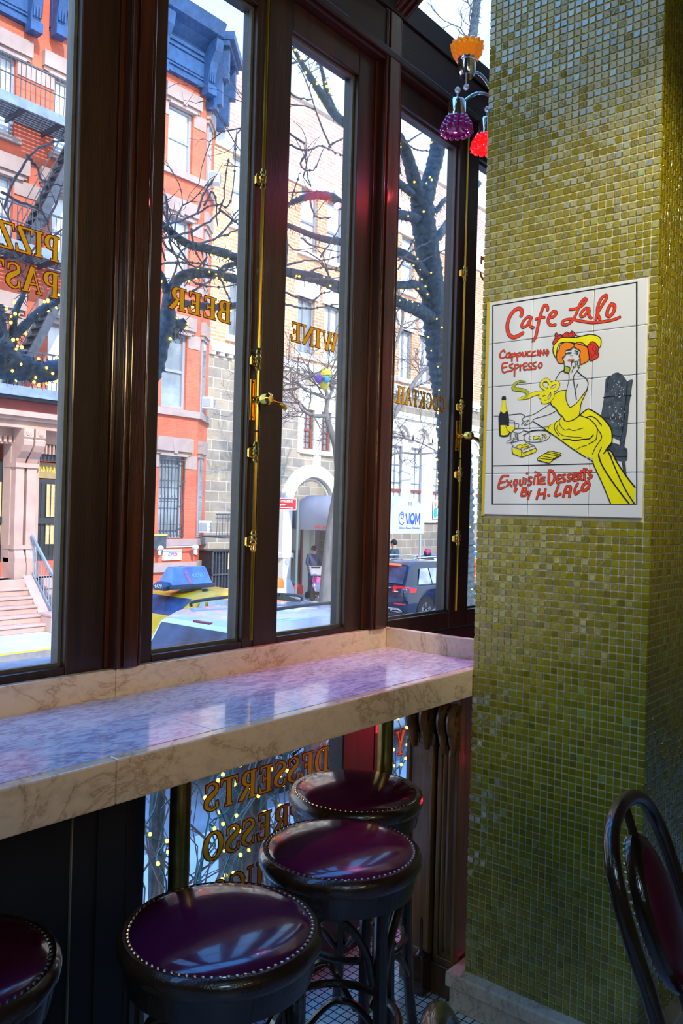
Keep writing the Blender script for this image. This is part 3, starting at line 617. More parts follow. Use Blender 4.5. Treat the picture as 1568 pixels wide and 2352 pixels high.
for pts, w in [([(853, 303), (770, 310), (700, 345), (660, 380)], .0022), ([(612, 485), (640, 535), (690, 570), (740, 650), (800, 705), (828, 755), (890, 768), (970, 740), (1045, 685)], .0032), ([(848, 320), (845, 400), (860, 480), (905, 558), (960, 530), (1030, 470), (1130, 330)], .0022),
       ([(1050, 680), (1120, 620), (1185, 585), (1270, 625), (1390, 710), (1500, 840), (1535, 930), (1535, 1085), (1480, 1170), (1415, 1250)], .0036), ([(1050, 680), (1140, 710), (1220, 750), (1310, 860), (1310, 980), (1290, 1050), (1190, 1110)], .0026), ([(1140, 710), (1230, 695), (1310, 740), (1380, 830)], .0028),
       ([(1310, 870), (1370, 960), (1375, 1030), (1290, 1160), (1245, 1260)], .0026), ([(745, 750), (760, 830), (830, 900), (890, 885), (960, 910), (1050, 885), (1105, 870)], .0018), ([(782, 700), (750, 750), (690, 790), (675, 880), (740, 990)], .0022), ([(720, 830), (710, 890), (780, 970), (900, 1000), (1080, 1010)], .0016),
       ([(800, 1040), (900, 1040), (970, 1060), (1100, 1040), (1200, 1030), (1255, 975)], .0034), ([(1000, 1195), (1080, 1150), (1160, 1130)], .0018), ([(360, 775), (490, 858), (600, 935), (750, 1038), (900, 1150), (1140, 1307)], .0028), ([(585, 885), (590, 850), (620, 815)], .0016), ([(490, 858), (580, 852)], .0016),
       ([(1380, 1160), (1340, 1250), (1335, 1307)], .0026), ([(1470, 1210), (1530, 1300)], .0026), ([(1165, 300), (1110, 420), (1075, 500), (1048, 680)], .0026), ([(1085, 400), (1135, 330), (1165, 290)], .0020)]: line(P3, pts, w, .0010)
for pts, w in [([(340, 1470), (420, 1520), (450, 1600), (580, 1880), (710, 2195)], .0026), ([(515, 1410), (560, 1560), (700, 1790), (880, 2040), (1000, 2190)], .0040), ([(660, 1345), (720, 1480), (830, 1740), (960, 2000), (1080, 2185)], .0034), ([(650, 1325), (725, 1370), (800, 1520), (960, 1760), (1095, 1930)], .0038), ([(725, 1215), (650, 1310), (600, 1395)], .003)]: line(P5, pts, w, .0010)
# sash bow
for pts, w in [([(140, 435), (260, 405), (400, 350), (590, 335)], [.004, .012, .011, .008]), ([(235, 175), (150, 170), (70, 225), (70, 285), (190, 300), (265, 335), (265, 395), (210, 425)], [.002, .006, .009, .010, .009, .008, .006]), ([(590, 320), (480, 240), (500, 165), (560, 145), (610, 200)], .008), ([(590, 300), (610, 230), (680, 190), (730, 210), (700, 280), (650, 300)], .010), ([(590, 330), (560, 390), (500, 440), (510, 480), (590, 465), (645, 400), (640, 320), (600, 305)], .009), ([(580, 350), (480, 370), (470, 410), (560, 430)], .008)]:
    p = uv(P3, smoothpts(pts, 5)); stroke2d(L_('ink'), p, w, face(.0011), ex=.0012); stroke2d(L_('lime' if pts[0][0] == 235 else 'yellow'), p, w, face(.0014))
# arms, shoulders
for T, pts, w in [(P3, [(890, 50), (895, 130), (860, 290), (848, 320)], .0016), (P3, [(1025, 10), (965, 85), (965, 180), (985, 300), (1005, 440)], .0022), (P3, [(1010, 10), (1075, 70), (1150, 130), (1180, 200), (1160, 300)], .0022), (P3, [(985, 295), (1015, 240), (1020, 212)], .0022), (P3, [(680, 180), (710, 110), (760, 30), (815, 10)], .0022),
       (P3, [(612, 505), (500, 580), (360, 665), (245, 700), (190, 735), (205, 765), (180, 830), (230, 770), (290, 755), (225, 820), (250, 825), (330, 785), (370, 735), (480, 700), (600, 665), (695, 615)], .0018), (P3, [(0, 675), (175, 658), (240, 705)], .0018),
       (P4, [(97, 430), (160, 430)], .0018), (P4, [(310, 412), (500, 397), (565, 437)], .0018)]: line(T, pts, w, .0010)
# head
fill('hat', P2, [(180, 470), (140, 410), (130, 340), (150, 270), (200, 205), (260, 165), (360, 160), (460, 165), (560, 145), (680, 120), (780, 135), (840, 175), (850, 240), (820, 320), (650, 300), (400, 240), (240, 250), (190, 350)], .0006, 4, 1.2)
fill('hair', P2, [(440, 305), (435, 260), (370, 238), (300, 240), (235, 290), (225, 345), (185, 400), (185, 480), (215, 545), (260, 555), (300, 540), (270, 470), (320, 430), (315, 370), (380, 340)], .0009, 4, 1.0)
fill('hair', P2, [(445, 300), (470, 250), (540, 235), (600, 265), (650, 330), (665, 390), (668, 500), (600, 550), (545, 565), (540, 480), (525, 440), (540, 370), (490, 335)], .0009, 4, 1.0)
for pts in ([(160, 115), (185, 95), (205, 130), (250, 125), (265, 160), (215, 190), (190, 230), (140, 270), (130, 230), (165, 170)], [(270, 155), (300, 105), (340, 80), (375, 105), (410, 68), (455, 100), (450, 150), (380, 160)], [(655, 280), (720, 225), (780, 260), (815, 320), (805, 380), (818, 430), (790, 475), (690, 510), (665, 400), (650, 330)]): fill('rose' if pts[0][0] < 600 else 'rose_b', P2, pts, .0010, 3, 1.0)
for pts in ([(180, 140), (200, 160), (185, 190)], [(320, 120), (350, 110), (360, 140)], [(400, 95), (430, 110), (420, 140)], [(690, 270), (740, 290), (720, 340), (760, 380), (740, 440)], [(760, 290), (780, 340), (770, 400), (800, 430)], [(690, 400), (720, 450), (700, 490)]): line(P2, pts, .0014, .0013)
line(P2, [(455, 120), (500, 140), (570, 145), (640, 128)], .002, .001)
for pts, w in [([(330, 400), (365, 390), (410, 395), (370, 410), (335, 405)], .0018), ([(450, 400), (475, 395), (505, 415), (475, 412)], .0018), ([(355, 355), (410, 350)], .002), ([(458, 360), (510, 385)], .0026), ([(390, 440), (410, 430), (430, 445)], .0012), ([(300, 470), (275, 465), (280, 510), (300, 540), (300, 575), (340, 600), (380, 610)], .0016), ([(400, 620), (410, 560), (405, 520), (430, 510)], .0016), ([(415, 690), (425, 640), (465, 600), (460, 520)], .0016), ([(480, 580), (500, 540), (490, 520), (460, 530)], .0016), ([(500, 590), (515, 500), (535, 520), (530, 600), (515, 640), (470, 700), (440, 750)], .0016), ([(300, 655), (235, 690), (190, 760), (175, 800)], .002), ([(500, 745), (560, 735), (575, 745)], .0012)]: line(P2, pts, w, .0012)
line(P2, [(355, 505), (395, 485), (440, 490), (430, 510), (385, 515), (355, 505)], .0020, .0012, 3, 'lips')
fill('choker', P2, [(302, 590), (380, 615), (385, 640), (370, 700), (300, 685)], .0010, 0, 1.0)
for c in ((430, 520), (448, 605), (520, 600)): fill('ring', P2, [(c[0]-14, c[1]-10), (c[0]+10, c[1]-14), (c[0]+16, c[1]+10), (c[0]-4, c[1]+16)], .0014, 0, .7)
# bottle, glasses, plate, biscuits
fill('ink', P4, [(218, 132), (270, 132), (276, 180), (268, 195), (272, 280), (310, 400), (320, 470), (318, 560), (330, 690), (310, 735), (240, 748), (175, 735), (165, 600), (160, 440), (190, 360), (212, 290), (216, 195), (206, 175)], .0005)
fill('yellow', P4, [(217, 192), (268, 192), (270, 280), (285, 350), (245, 392), (193, 355), (213, 285)], .0009); fill('yellow', P4, [(192, 568), (280, 566), (320, 680), (295, 710), (240, 720), (195, 712)], .0009)
fill('yellow', P4, [(275, 583), (408, 580), (395, 640), (345, 672), (300, 645)], .0011)
for pts in ([(285, 495), (340, 490), (400, 505), (380, 530), (310, 520)], [(405, 515), (408, 590), (385, 650), (345, 675), (295, 640), (272, 570), (280, 500)], [(338, 675), (336, 780), (290, 810), (300, 835), (400, 800), (352, 780), (354, 675)], [(400, 545), (465, 545), (460, 620)], [(380, 640), (440, 612), (530, 615), (535, 650), (470, 685), (390, 670), (380, 640)], [(410, 690), (415, 745), (380, 770), (450, 770), (425, 740), (425, 690)], [(450, 690), (465, 800)], [(440, 690), (450, 800)]): line(P4, pts, .0015, .0013)
line(P4, [(940, 720), (920, 680), (850, 650), (740, 648), (630, 670), (555, 720), (550, 780), (600, 812), (700, 822), (820, 808), (900, 775), (940, 720)], .0018, .001); line(P4, [(550, 650), (620, 665), (700, 640), (860, 640)], .003, .001); line(P4, [(530, 720), (560, 700), (590, 690)], .002, .001); line(P4, [(640, 735), (615, 760), (650, 785)], .0018, .001)
for pts in ([(690, 735), (740, 725), (780, 740), (765, 765), (690, 785)], [(780, 775), (835, 740), (820, 780), (790, 790)], [(810, 705), (850, 700), (885, 730), (870, 770), (855, 730)]): fill('yellow', P4, pts, .001, 0, .7)
fill('yellow', P4, [(365, 905), (505, 955), (545, 985), (700, 915), (735, 940), (715, 975), (570, 1030), (510, 1045), (375, 995)], .0008); fill('yellow', P4, [(420, 890), (480, 850), (590, 840), (640, 880), (540, 920), (500, 920)], .0008)
for pts in ([(370, 885), (365, 920), (378, 995), (510, 1047), (720, 970), (735, 935), (695, 870), (580, 830)], [(370, 885), (510, 940), (530, 985), (720, 910)], [(350, 830), (385, 880)], [(350, 830), (540, 785), (585, 830)], [(505, 945), (510, 1045)], [(560, 985), (565, 1030)], [(650, 950), (655, 985)], [(430, 885), (480, 855), (520, 870), (570, 850), (620, 880), (550, 890), (500, 910)], [(690, 870), (540, 935)]): line(P4, pts, .0018, .0013, 0)
fill('yellow', P4, [(748, 1060), (925, 952), (1100, 985), (1100, 1015), (985, 1085), (920, 1140), (750, 1090)], .0008, 0, 1.0)
for pts in ([(748, 1060), (970, 1085), (1100, 985)], [(800, 1025), (1000, 1065)], [(860, 990), (1045, 1025)], [(900, 970), (1070, 1005)], [(750, 1095), (920, 1140), (985, 1085)], [(1050, 1020), (1045, 1060)], [(985, 1060), (980, 1090)]): line(P4, pts, .0018, .0013, 0)
names = dict(ink=('painted_black_line', INK), letter_outline=('lettering_outline', INK), letters=('painted_red_lettering', RED2), slate=('painted_chair', SLATE), white=('painted_highlight', WHT), yellow=('painted_yellow_dress', YEL), lime=('painted_sash', LIME), hat=('painted_hat', YEL), hair=('painted_hair', ORG2), rose=('painted_rose', RED3))
names.update(lips=('painted_lips', RED2), choker=('painted_choker', LIME), ring=('painted_rings', LIME))
for k_, mb in lay.items():
    q = names[k_.replace('_b', '').replace('_c', '')]; mb.build(q[0], q[1], sign)
# ================================================================== MARBLE COUNTER
cnt = thing('marble_bar_counter', 'long veined cream marble bar counter with raised splash running under the windows', 'counter', (-1.5, 1.352, 0))
ZC = 1.10; CX1 = 2.455; CY0, CY1 = 1.352, 1.811
m = MB()
for a, b in ((-1.5, .10), (.102, 1.232), (1.234, CX1)): m.box(a, b, CY0+.032, CY1, ZC-.03, ZC)
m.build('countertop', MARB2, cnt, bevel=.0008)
m = MB()
for a, b in ((-1.5, -.2), (-.199, .955), (.9562, 1.885), (1.8862, 2.31), (2.3105, CX1)): m.box(a, b, CY0, CY0+.031, ZC-.090, ZC)
m.build('front_apron', MARB, cnt, bevel=.004)
m = MB()
for a, b in ((-1.5, .2), (.2012, 1.268), (1.2692, CX1+.025)): m.box(a, b, CY1-.001, CY1+.024, ZC-.03, ZC+.071)
m.build('back_splash', MARB, cnt, bevel=.003)
pr = [(CY1-.002, ZC-.03), (CY1-.002, ZC+.071), (CY0+.085, ZC+.071)]+[(CY0+.045+.042*cos(radians(90+9*i)), ZC+.029+.042*sin(radians(90+9*i))) for i in range(11)]+[(CY0+.002, ZC-.03)]
MB().prism([(CX1, y, z) for y, z in pr], [(CX1+.025, y, z) for y, z in pr]).build('end_splash', MARB, cnt, bevel=.003)
MB().box(-1.5, CX1, CY0+.05, CY1, ZC-.075, ZC-.031).build('support_board', BLACKW, cnt)
def leg(x, y):
    o = MB().lathe([(.026, .012), (.026, ZC-.076)], (x, y, 0), 20).build('brass_leg', BRASS_D, cnt, smooth=True)
    MB().lathe([(.055, 0), (.056, .008), (.048, .014), (.030, .018), (.028, .03)], (x, y, 0), 24).build('leg_flange', BRASS_D, o, smooth=True)
leg(1.305, 1.58); leg(2.142, 1.57)
# ------------------------------------------------------------------ carved wood end support
CARV = wood('carved_old_oak', (.075, .032, .010), (.20, .090, .026), rough=.36, coat=.25, scale=9)
MATS['carved_old_oak'].node_tree.nodes
cw = thing('carved_wooden_pilaster', 'carved brown wooden pilaster with scrolled top under the counter end beside the tiled pillar', 'pilaster', (2.33, 1.48, 0))
m = MB().box(2.345, 2.42, 1.402, 1.612, 0, ZC-.08)
m.build('back_board', CARV, cw)
for (ya, yb, nm) in ((1.497, 1.607, 'outer_strip'), (1.398, 1.478, 'inner_strip')):
    m = MB(); w = yb-ya
    m.box(2.325, 2.35, ya, yb, .0, ZC-.08)
    m.box(2.317, 2.33, ya, ya+.016, .125, .82).box(2.317, 2.33, yb-.016, yb, .125, .82)
    if nm == 'inner_strip': m.lathe([(.010, .14), (.015, .17), (.015, .80), (.010, .83)], (2.326, ya+w*.36, 0), 12).lathe([(.008, .14), (.010, .17), (.010, .80), (.008, .83)], (2.326, ya+w*.66, 0), 12)
    m.box(2.312, 2.35, ya-.004, yb+.004, .0, .10).box(2.316, 2.35, ya-.002, yb+.002, .10, .125)
    m.build(nm, CARV, cw, bevel=.003)
    m = MB()
    for yc in (ya+w*.27, ya+w*.75):
        sp_ = [(2.335-.045*exp(-.22*t)*cos(t)*.9, .925+.05*exp(-.22*t)*sin(t)) for t in np.linspace(-1.2, 7, 26)]
        rings = [(x, yc, z) for x, z in sp_]
        m.tube(rings, [.016-.0004*i for i in range(len(rings))], 8)
        m.tube([(2.318, yc, .90), (2.310, yc, .86), (2.318, yc, .80)], [.017, .015, .006], 8)
    m.build('scroll', CARV, cw, smooth=True)
m = MB(); rn = random.Random(4)
for i in range(110):
    y = rn.uniform(1.50, 1.60) if i % 2 else rn.uniform(1.404, 1.472); z = rn.uniform(.80, .90)
    m.ball((2.322, y, z), rn.uniform(.003, .006), 6, 4, sc=(.6, 1, 1.6))
o_ = m.build('carved_leafwork', CARV, cw, smooth=True)
tag(o_, kind='stuff')
m = MB().lathe([(.021, .0), (.021, .006), (.012, .012), (.006, .02), (.005, .11), (.003, .125)], (2.285, 1.505, .125), 12).box(2.262, 2.312, 1.48, 1.53, .0, .125)
m.build('foot_spindle', W_RED, cw, smooth=True)
# ================================================================== BAR STOOLS
LEATH = mat('oxblood_leather', (.090, .007, .034), .17, var=.25, vscale=4, bump=.10, bscale=14, coat=.55)
STW = wood('stool_walnut', (.020, .008, .004), (.055, .023, .010), rough=.2, coat=.7, axis='X', scale=5)
STL = wood('stool_black_beech', (.016, .009, .007), (.038, .018, .011), rough=.25, coat=.5, scale=5)
NAIL = mat('brass_nailhead', (.50, .47, .43), .25, 1.0)
def make_stool(label):
    t = thing('bar_stool', label, 'stool', (0, 0, 0), 'round bar stools along the counter')
    kw = dict(parent=t, local=True)
    m = MB().lathe([(.182, .735), (.183, .757), (.186, .762), (.193, .763), (.200, .757), (.204, .746), (.203, .732), (.196, .722), (.182, .722)], n=56); m.f = m.f[:-2]; m.mi = m.mi[:-2]
    m.build('seat_ring', STW, smooth=True, **kw)
    MB().lathe([(.172, .724), (.194, .724), (.191, .700), (.186, .672), (.172, .670)], n=48).build('seat_apron', STL, smooth=True, **kw)
    MB().lathe([(.184, .752), (.185, .758), (.177, .767), (.155, .776), (.12, .784), (.075, .7895), (.03, .792), (.001, .7925)], n=56).build('seat_cushion', LEATH, smooth=True, angle=60, **kw)
    m = MB()
    for k in range(76): m.ball((.1835*cos(2*pi*k/76), .1835*sin(2*pi*k/76), .7615), .0046, 7, 4, sc=(1, 1, .8))
    tag(m.build('nailhead_trim', NAIL, smooth=True, **kw))
    lg = []
    for k in range(4):
        a = pi/4+k*pi/2; c, s = cos(a), sin(a)
        pts = [(.165*c, .165*s, .715), (.166*c, .166*s, .55), (.172*c, .172*s, .30), (.188*c, .188*s, .10), (.205*c, .205*s, .0)]
        MB().tube(smoothpts(pts, 4), .0165, 10).build('leg', STL, smooth=True, **kw); lg.append((c, s))
        b = a+pi/2
        q = []
        for i in range(17):
            tt = i/16; an = a+.10+(pi/2-.20)*tt; rr = .158; z = .50+.165*sin(pi*tt)**.6
            q.append((rr*cos(an), rr*sin(an), z))
        MB().tube(q, .0105, 8).build('curved_brace', STL, smooth=True, **kw)
        q = [((.172)*cos(a+.12+(pi/2-.24)*i/12)*(.75+.25*abs(1-2*i/12)), (.172)*sin(a+.12+(pi/2-.24)*i/12)*(.75+.25*abs(1-2*i/12)), .20+.10*sin(pi*i/12)) for i in range(13)]
        MB().tube(q, .0095, 8).build('lower_brace', STL, smooth=True, **kw)
    MB().tube([(.158*cos(2*pi*k/40), .158*sin(2*pi*k/40), .33) for k in range(40)], .0105, 8, closed=True).build('foot_ring', STL, smooth=True, **kw)
    return t
st = make_stool('frontmost round bar stool, whole oxblood leather seat ringed by bright nailheads')
st.location = (1.115, 1.213, 0); st.rotation_euler = (0, 0, .25)
dup(st, (1.573, 1.283, 0), .55, 'second round bar stool from the tiled pillar, oxblood seat overlapping the one tucked behind it')
dup(st, (1.930, 1.520, 0), .1, 'farthest round bar stool, dark seat tucked under the counter end beside the carved pilaster')
dup(st, (.680, 1.470, 0), .8, 'round bar stool cut off by the left picture edge, only its dark seat rim shows')
# ================================================================== BENTWOOD CHAIRS
CHW = wood('bentwood_varnish', (.014, .007, .004), (.045, .019, .008), rough=.14, coat=.9, scale=6)
CHRED = mat('crimson_upholstery', (.11, .005, .016), .30, var=.25, vscale=6, bump=.08, bscale=15, coat=.2)
def make_chair(label):
    t = thing('bentwood_chair', label, 'chair', (0, 0, 0), 'bentwood cafe chairs'); kw = dict(parent=t, local=True)
    side = [(.165, -.165, .0), (.172, -.155, .25), (.172, -.165, .45), (.176, -.21, .62), (.180, -.262, .76), (.166, -.300, .868), (.118, -.322, .935), (.05, -.330, .962), (0, -.331, .966)]
    full = side+[(-x, y, z) for x, y, z in side[-2::-1]]
    MB().tube(smoothpts(full, 5), .0172, 14).build('back_hoop', CHW, smooth=True, **kw)
    def P(u, v, d=0):   # pad plane follows the rake of the back
        z = .74+v; return (u, -.212-(z-.62)*.355-d, z)
    def ringp(k, d): return [P(k*.088*cos(2*pi*i/40), k*.150*sin(2*pi*i/40), d) for i in range(40)]
    MB().loft([ringp(.93, -.020), ringp(1.03, -.012), ringp(1.06, 0), ringp(1.03, .012), ringp(.93, .018)]).build('pad_frame', CHW, smooth=True, **kw)
    MB().loft([ringp(.93, .012), ringp(.9, .020), ringp(.7, .029), ringp(.4, .035), ringp(.05, .037)]).build('back_pad', CHRED, smooth=True, angle=70, **kw)
    MB().loft([ringp(.93, -.014), ringp(.9, -.022), ringp(.7, -.032), ringp(.4, -.038), ringp(.05, -.040)]).build('front_pad', CHRED, smooth=True, angle=70, **kw)
    m = MB()
    for i in range(44):
        for d in (.019,): m.ball(P(.96*.088*cos(2*pi*i/44), .96*.150*sin(2*pi*i/44), d), .0042, 6, 4)
    m.build('nailhead_trim', NAIL, smooth=True, **kw)
    MB().tube([P(0, .15, 0), (0, -.331, .955)], .010, 8).build('back_link', CHW, smooth=True, **kw)
    MB().tube([P(0, -.15, 0), (0, -.165, .47)], .010, 8).build('back_link', CHW, smooth=True, **kw)
    MB().lathe([(.17, .425), (.195, .425), (.203, .44), (.20, .458), (.17, .462)], n=40).build('seat_ring', CHW, smooth=True, **kw)
    MB().lathe([(.172, .45), (.172, .462), (.14, .474), (.08, .482), (.001, .485)], n=40).build('seat_cushion', CHRED, smooth=True, angle=60, **kw)
    for s in (-1, 1): MB().tube([(s*.14, .14, .43), (s*.15, .155, .2), (s*.165, .18, 0)], .015, 10).build('leg', CHW, smooth=True, **kw)
    MB().tube([(.15*cos(2*pi*k/32), .15*sin(2*pi*k/32), .24) for k in range(32)], .0095, 8, closed=True).build('leg_ring', CHW, smooth=True, **kw)
    return t
ch = make_chair('bentwood chair with nailed crimson back pad, its hoop in front of the tiled pillar')
ch.location = (1.845, .335, 0); ch.rotation_euler = (0, 0, pi+.06)
dup(ch, (.995, .24, 0), radians(212), 'bentwood chair of which only the glossy bronze brown top curve shows at the bottom edge')
# ================================================================== SCONCE WITH COLOURED GLASS
CHROME = mat('chrome', (.80, .82, .85), .08, 1.0)
TEAL = mat('teal_glass_plate', (.02, .22, .24), .12, coat=.5)
sc = thing('wall_lamp', 'chrome wall lamp with amber, violet and red beaded glass shades beside the tiled pillar', 'lamp', (2.50, 1.36, 3.03))
Ry = Matrix.Rotation(radians(-90), 3, 'X')
MB().lathe([(.001, .0), (.085, .0), (.090, .012), (.086, .022), (.001, .026)], (2.50, 1.356, 3.06), 32, M=Ry).build('backplate', TEAL, sc, smooth=True)
MB().lathe([(.03, .02), (.032, .06), (.02, .09), (.001, .095)], (2.50, 1.356, 3.06), 20, M=Ry).build('hub', CHROME, sc, smooth=True)
def shade(name, c, color, up, glow):
    """socket cup + ruffled beaded glass flower"""
    m = jewel(name+'_glass', color, glow); d = 1 if up else -1; c = Vector(c)
    MB().lathe([(.001, -.022*d), (.024, -.022*d), (.030, -.012*d), (.030, .028*d), (.034, .030*d), (.034, .040*d), (.028, .044*d), (.001, .044*d)] if up else
               [(.001, .044*d), (.028, .044*d), (.034, .040*d), (.034, .030*d), (.030, .028*d), (.030, -.012*d), (.024, -.022*d), (.001, -.022*d)], c, 20).build(name+'_socket', CHROME, sc, smooth=True)
    g = MB()
    g.lathe([(.026, .04*d), (.036, .05*d), (.040, .065*d), (.036, .082*d), (.03, .085*d)], c, 20)
    for row, (r, z, n, b) in enumerate(((.036, .050, 12, .010), (.043, .064, 13, .0105), (.046, .080, 14, .0115))):
        for k in range(n):
            a = 2*pi*(k+.5*row)/n; p = c+Vector((r*cos(a), r*sin(a), z*d))
            g.ball(p, b, 8, 6, sc=(1, 1, 1.25))
            g.ball(c+Vector(((r+.008)*cos(a), (r+.008)*sin(a), (z+.006)*d)), b*.45, 6, 4)
    g.build(name+'_shade', m, sc, smooth=True)
    h = MB().tube([c-Vector((0, 0, .022*d)), c-Vector((0, 0, .045*d))], .003, 6).ball(c-Vector((0, 0, .056*d)), .0105, 10, 7)
    h.build(name+'_crystal', jewel('clear_crystal', (.7, .85, .95)), sc, smooth=True)
def arm(p):
    h = Vector((2.50, 1.43, 3.06)); p = Vector(p); mid = (h+p)/2+Vector((0, 0, .03))
    MB().tube(smoothpts([h, mid, p], 6), .0055, 8).build('arm', CHROME, sc, smooth=True)
for nm, c, colr, up, gl in (('amber', (2.375, 1.475, 3.115), (.95, .42, .02), True, .12), ('violet', (2.345, 1.490, 2.985), (.30, .02, .26), False, .03), ('red', (2.52, 1.475, 2.985), (.95, .02, .02), False, .30)):
    arm(c); shade(nm, c, colr, up, gl)
light('red_lamp_bulb', 'POINT', (2.50, 1.60, 2.84), 1.6, (1.0, .06, .09), shadow_soft_size=.012)
light('red_lamp_beam', 'SPOT', (2.50, 1.60, 2.84), 60, (1.0, .10, .16), aim=(2.25, 1.5, 1.1), spot_size=radians(48), spot_blend=.6, shadow_soft_size=.012)
light('red_neon_tube', 'POINT', (2.98, 1.43, .62), 4, (1.0, .03, .06), shadow_soft_size=.03)
light('violet_lamp_bulb', 'POINT', (2.34, 1.62, 2.86), .8, (.85, .25, .75), shadow_soft_size=.012)
# ================================================================== STREET GROUND
ZG, ZR = -1.2, -1.32
ASPH = mat('asphalt', (.20, .215, .24), .75, var=.18, vscale=3, bump=.3, bscale=60)
WALK = brick('sidewalk_concrete', (.50, .51, .52), (.46, .47, .49), (.34, .35, .37), w=1.5, h=1.5, ms=.02, bump=.2, offset=0)
CONC = mat('concrete', (.50, .51, .53), .85, var=.14, vscale=1.2, bump=.15, bscale=40)
struct('street', MB().box(-40, 90, 5.3, 14.3, -1.6, ZR), ASPH)
m = MB()
for i in range(-10, 40): m.box(i*1.6+.01, i*1.6+1.59, 1.93, 3.60, -1.6, ZG).box(i*1.6+.01, i*1.6+1.59, 3.62, 5.15, -1.6, ZG)
struct('sidewalk_near', m, CONC); struct('curb_near', MB().box(-40, 90, 5.16, 5.34, -1.6, ZG-.005), CONC)
m = MB()
for i in range(-10, 40): m.box(i*1.8+.01, i*1.8+1.79, 14.42, 16.2, -1.6, ZG).box(i*1.8+.01, i*1.8+1.79, 16.22, 18.5, -1.6, ZG)
struct('sidewalk_far', m, CONC); struct('curb_far', MB().box(-40, 90, 14.22, 14.41, -1.6, ZG), mat('curb_stone', (.28, .26, .26), .8, var=.2, vscale=6))
struct('road_marking', MB().box(-2, 9.2, 14.225, 14.36, ZG, ZG+.004), mat('yellow_curb_paint', (.75, .55, .03), .6, var=.25, vscale=12))
# ================================================================== BUILDINGS ACROSS THE STREET
REDB = brick('painted_red_brick', (.66, .150, .085), (.60, .125, .07), (.60, .16, .10), ms=.008, bump=.3)
BSTN = mat('pink_brownstone', (.50, .33, .27), .8, var=.12, vscale=2.5, bump=.12, bscale=30)
BSTN2 = mat('grey_brownstone_trim', (.37, .28, .26), .8, var=.1, vscale=3)
CORN = mat('flare_blue_cornice_paint', (.022, .085, .24), .5, var=.25, vscale=6)  # blue-black paint made bluer, glare and flare put into the colour
IRON = mat('grey_black_iron', (.055, .065, .085), .55, var=.3, vscale=8)
IRONL = mat('blue_grey_iron_edge', (.20, .26, .33), .5, var=.25, vscale=4)
WFR = mat('grey_window_frame', (.30, .33, .38), .5)
WFD = mat('dark_window_frame', (.10, .10, .10), .5)
WPN = mat('sky_painted_window_pane', (.70, .76, .82), .06, spec=.9, var=.12, vscale=.8)  # sky reflection painted into the pane as a pale base colour
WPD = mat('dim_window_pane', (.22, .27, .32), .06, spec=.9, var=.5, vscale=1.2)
WHS = mat('white_limestone', (.74, .72, .66), .8, var=.1, vscale=2, bump=.15, bscale=20)
def wall_holes(x0, x1, z0, z1, y0, y1, holes):
    xs = sorted({x0, x1, *[min(max(h[i], x0), x1) for h in holes for i in (0, 1)]}); zs = sorted({z0, z1, *[h[i] for h in holes for i in (2, 3)]}); m = MB()
    for a, b in zip(xs, xs[1:]):
        run = None
        for c, d in zip(zs, zs[1:]):
            inh = any(h[0] <= a+1e-6 and b <= h[1]+1e-6 and h[2] <= c+1e-6 and d <= h[3]+1e-6 for h in holes)
            if inh:
                if run: m.box(a, b, y0, y1, *run); run = None
            else: run = [run[0], d] if run else [c, d]
        if run: m.box(a, b, y0, y1, *run)
    return m
def sash(par, x0, x1, z0, z1, y, fr=WFR, pn=WPN, f=.07, mid=True, cols=1, rows=2, dep=.14, bars=.03):
    """double-hung window standing in its opening"""
    yy = y+dep; m = MB()
    m.box(x0, x0+f, yy-.05, yy+.05, z0, z1).box(x1-f, x1, yy-.05, yy+.05, z0, z1).box(x0+f, x1-f, yy-.05, yy+.05, z0, z0+f).box(x0+f, x1-f, yy-.05, yy+.05, z1-f, z1)
    zm = (z0+z1)/2
    if mid: m.box(x0+f, x1-f, yy-.03, yy+.05, zm-.035, zm+.035)
    for i in range(1, cols): xx = x0+f+(x1-x0-2*f)*i/cols; m.box(xx-bars/2, xx+bars/2, yy-.01, yy+.05, z0+f, z1-f)
    for i in range(1, rows):
        zz = z0+f+(z1-z0-2*f)*i/rows
        if not (mid and abs(zz-zm) < .05): m.box(x0+f, x1-f, yy-.01, yy+.05, zz-bars/2, zz+bars/2)
    o = m.build('window', fr, par)
    MB().box(x0+f*.5, x1-f*.5, yy+.02, yy+.04, z0+f*.5, z1-f*.5).build('pane', pn, o); return o
def lintel(x0, x1, z, y, h=.36, sh=.28):
    m = MB().box(x0, x1, y-.14, y+.05, z+.10, z+h+.10).box(x0+.03, x1-.03, y-.07, y+.05, z+.02, z+.10).box(x0+.14, x1-.14, y-.10, y+.05, z-.03, z+.04)
    c = (x0+x1)/2; m.prism([(c-.13, y-.15, z+.36), (c+.13, y-.15, z+.36), (c+.05, y-.15, z+.04), (c-.05, y-.15, z+.04)][::-1], [(c-.13, y, z+.36), (c+.13, y, z+.36), (c+.05, y, z+.04), (c-.05, y, z+.04)][::-1])
    return m
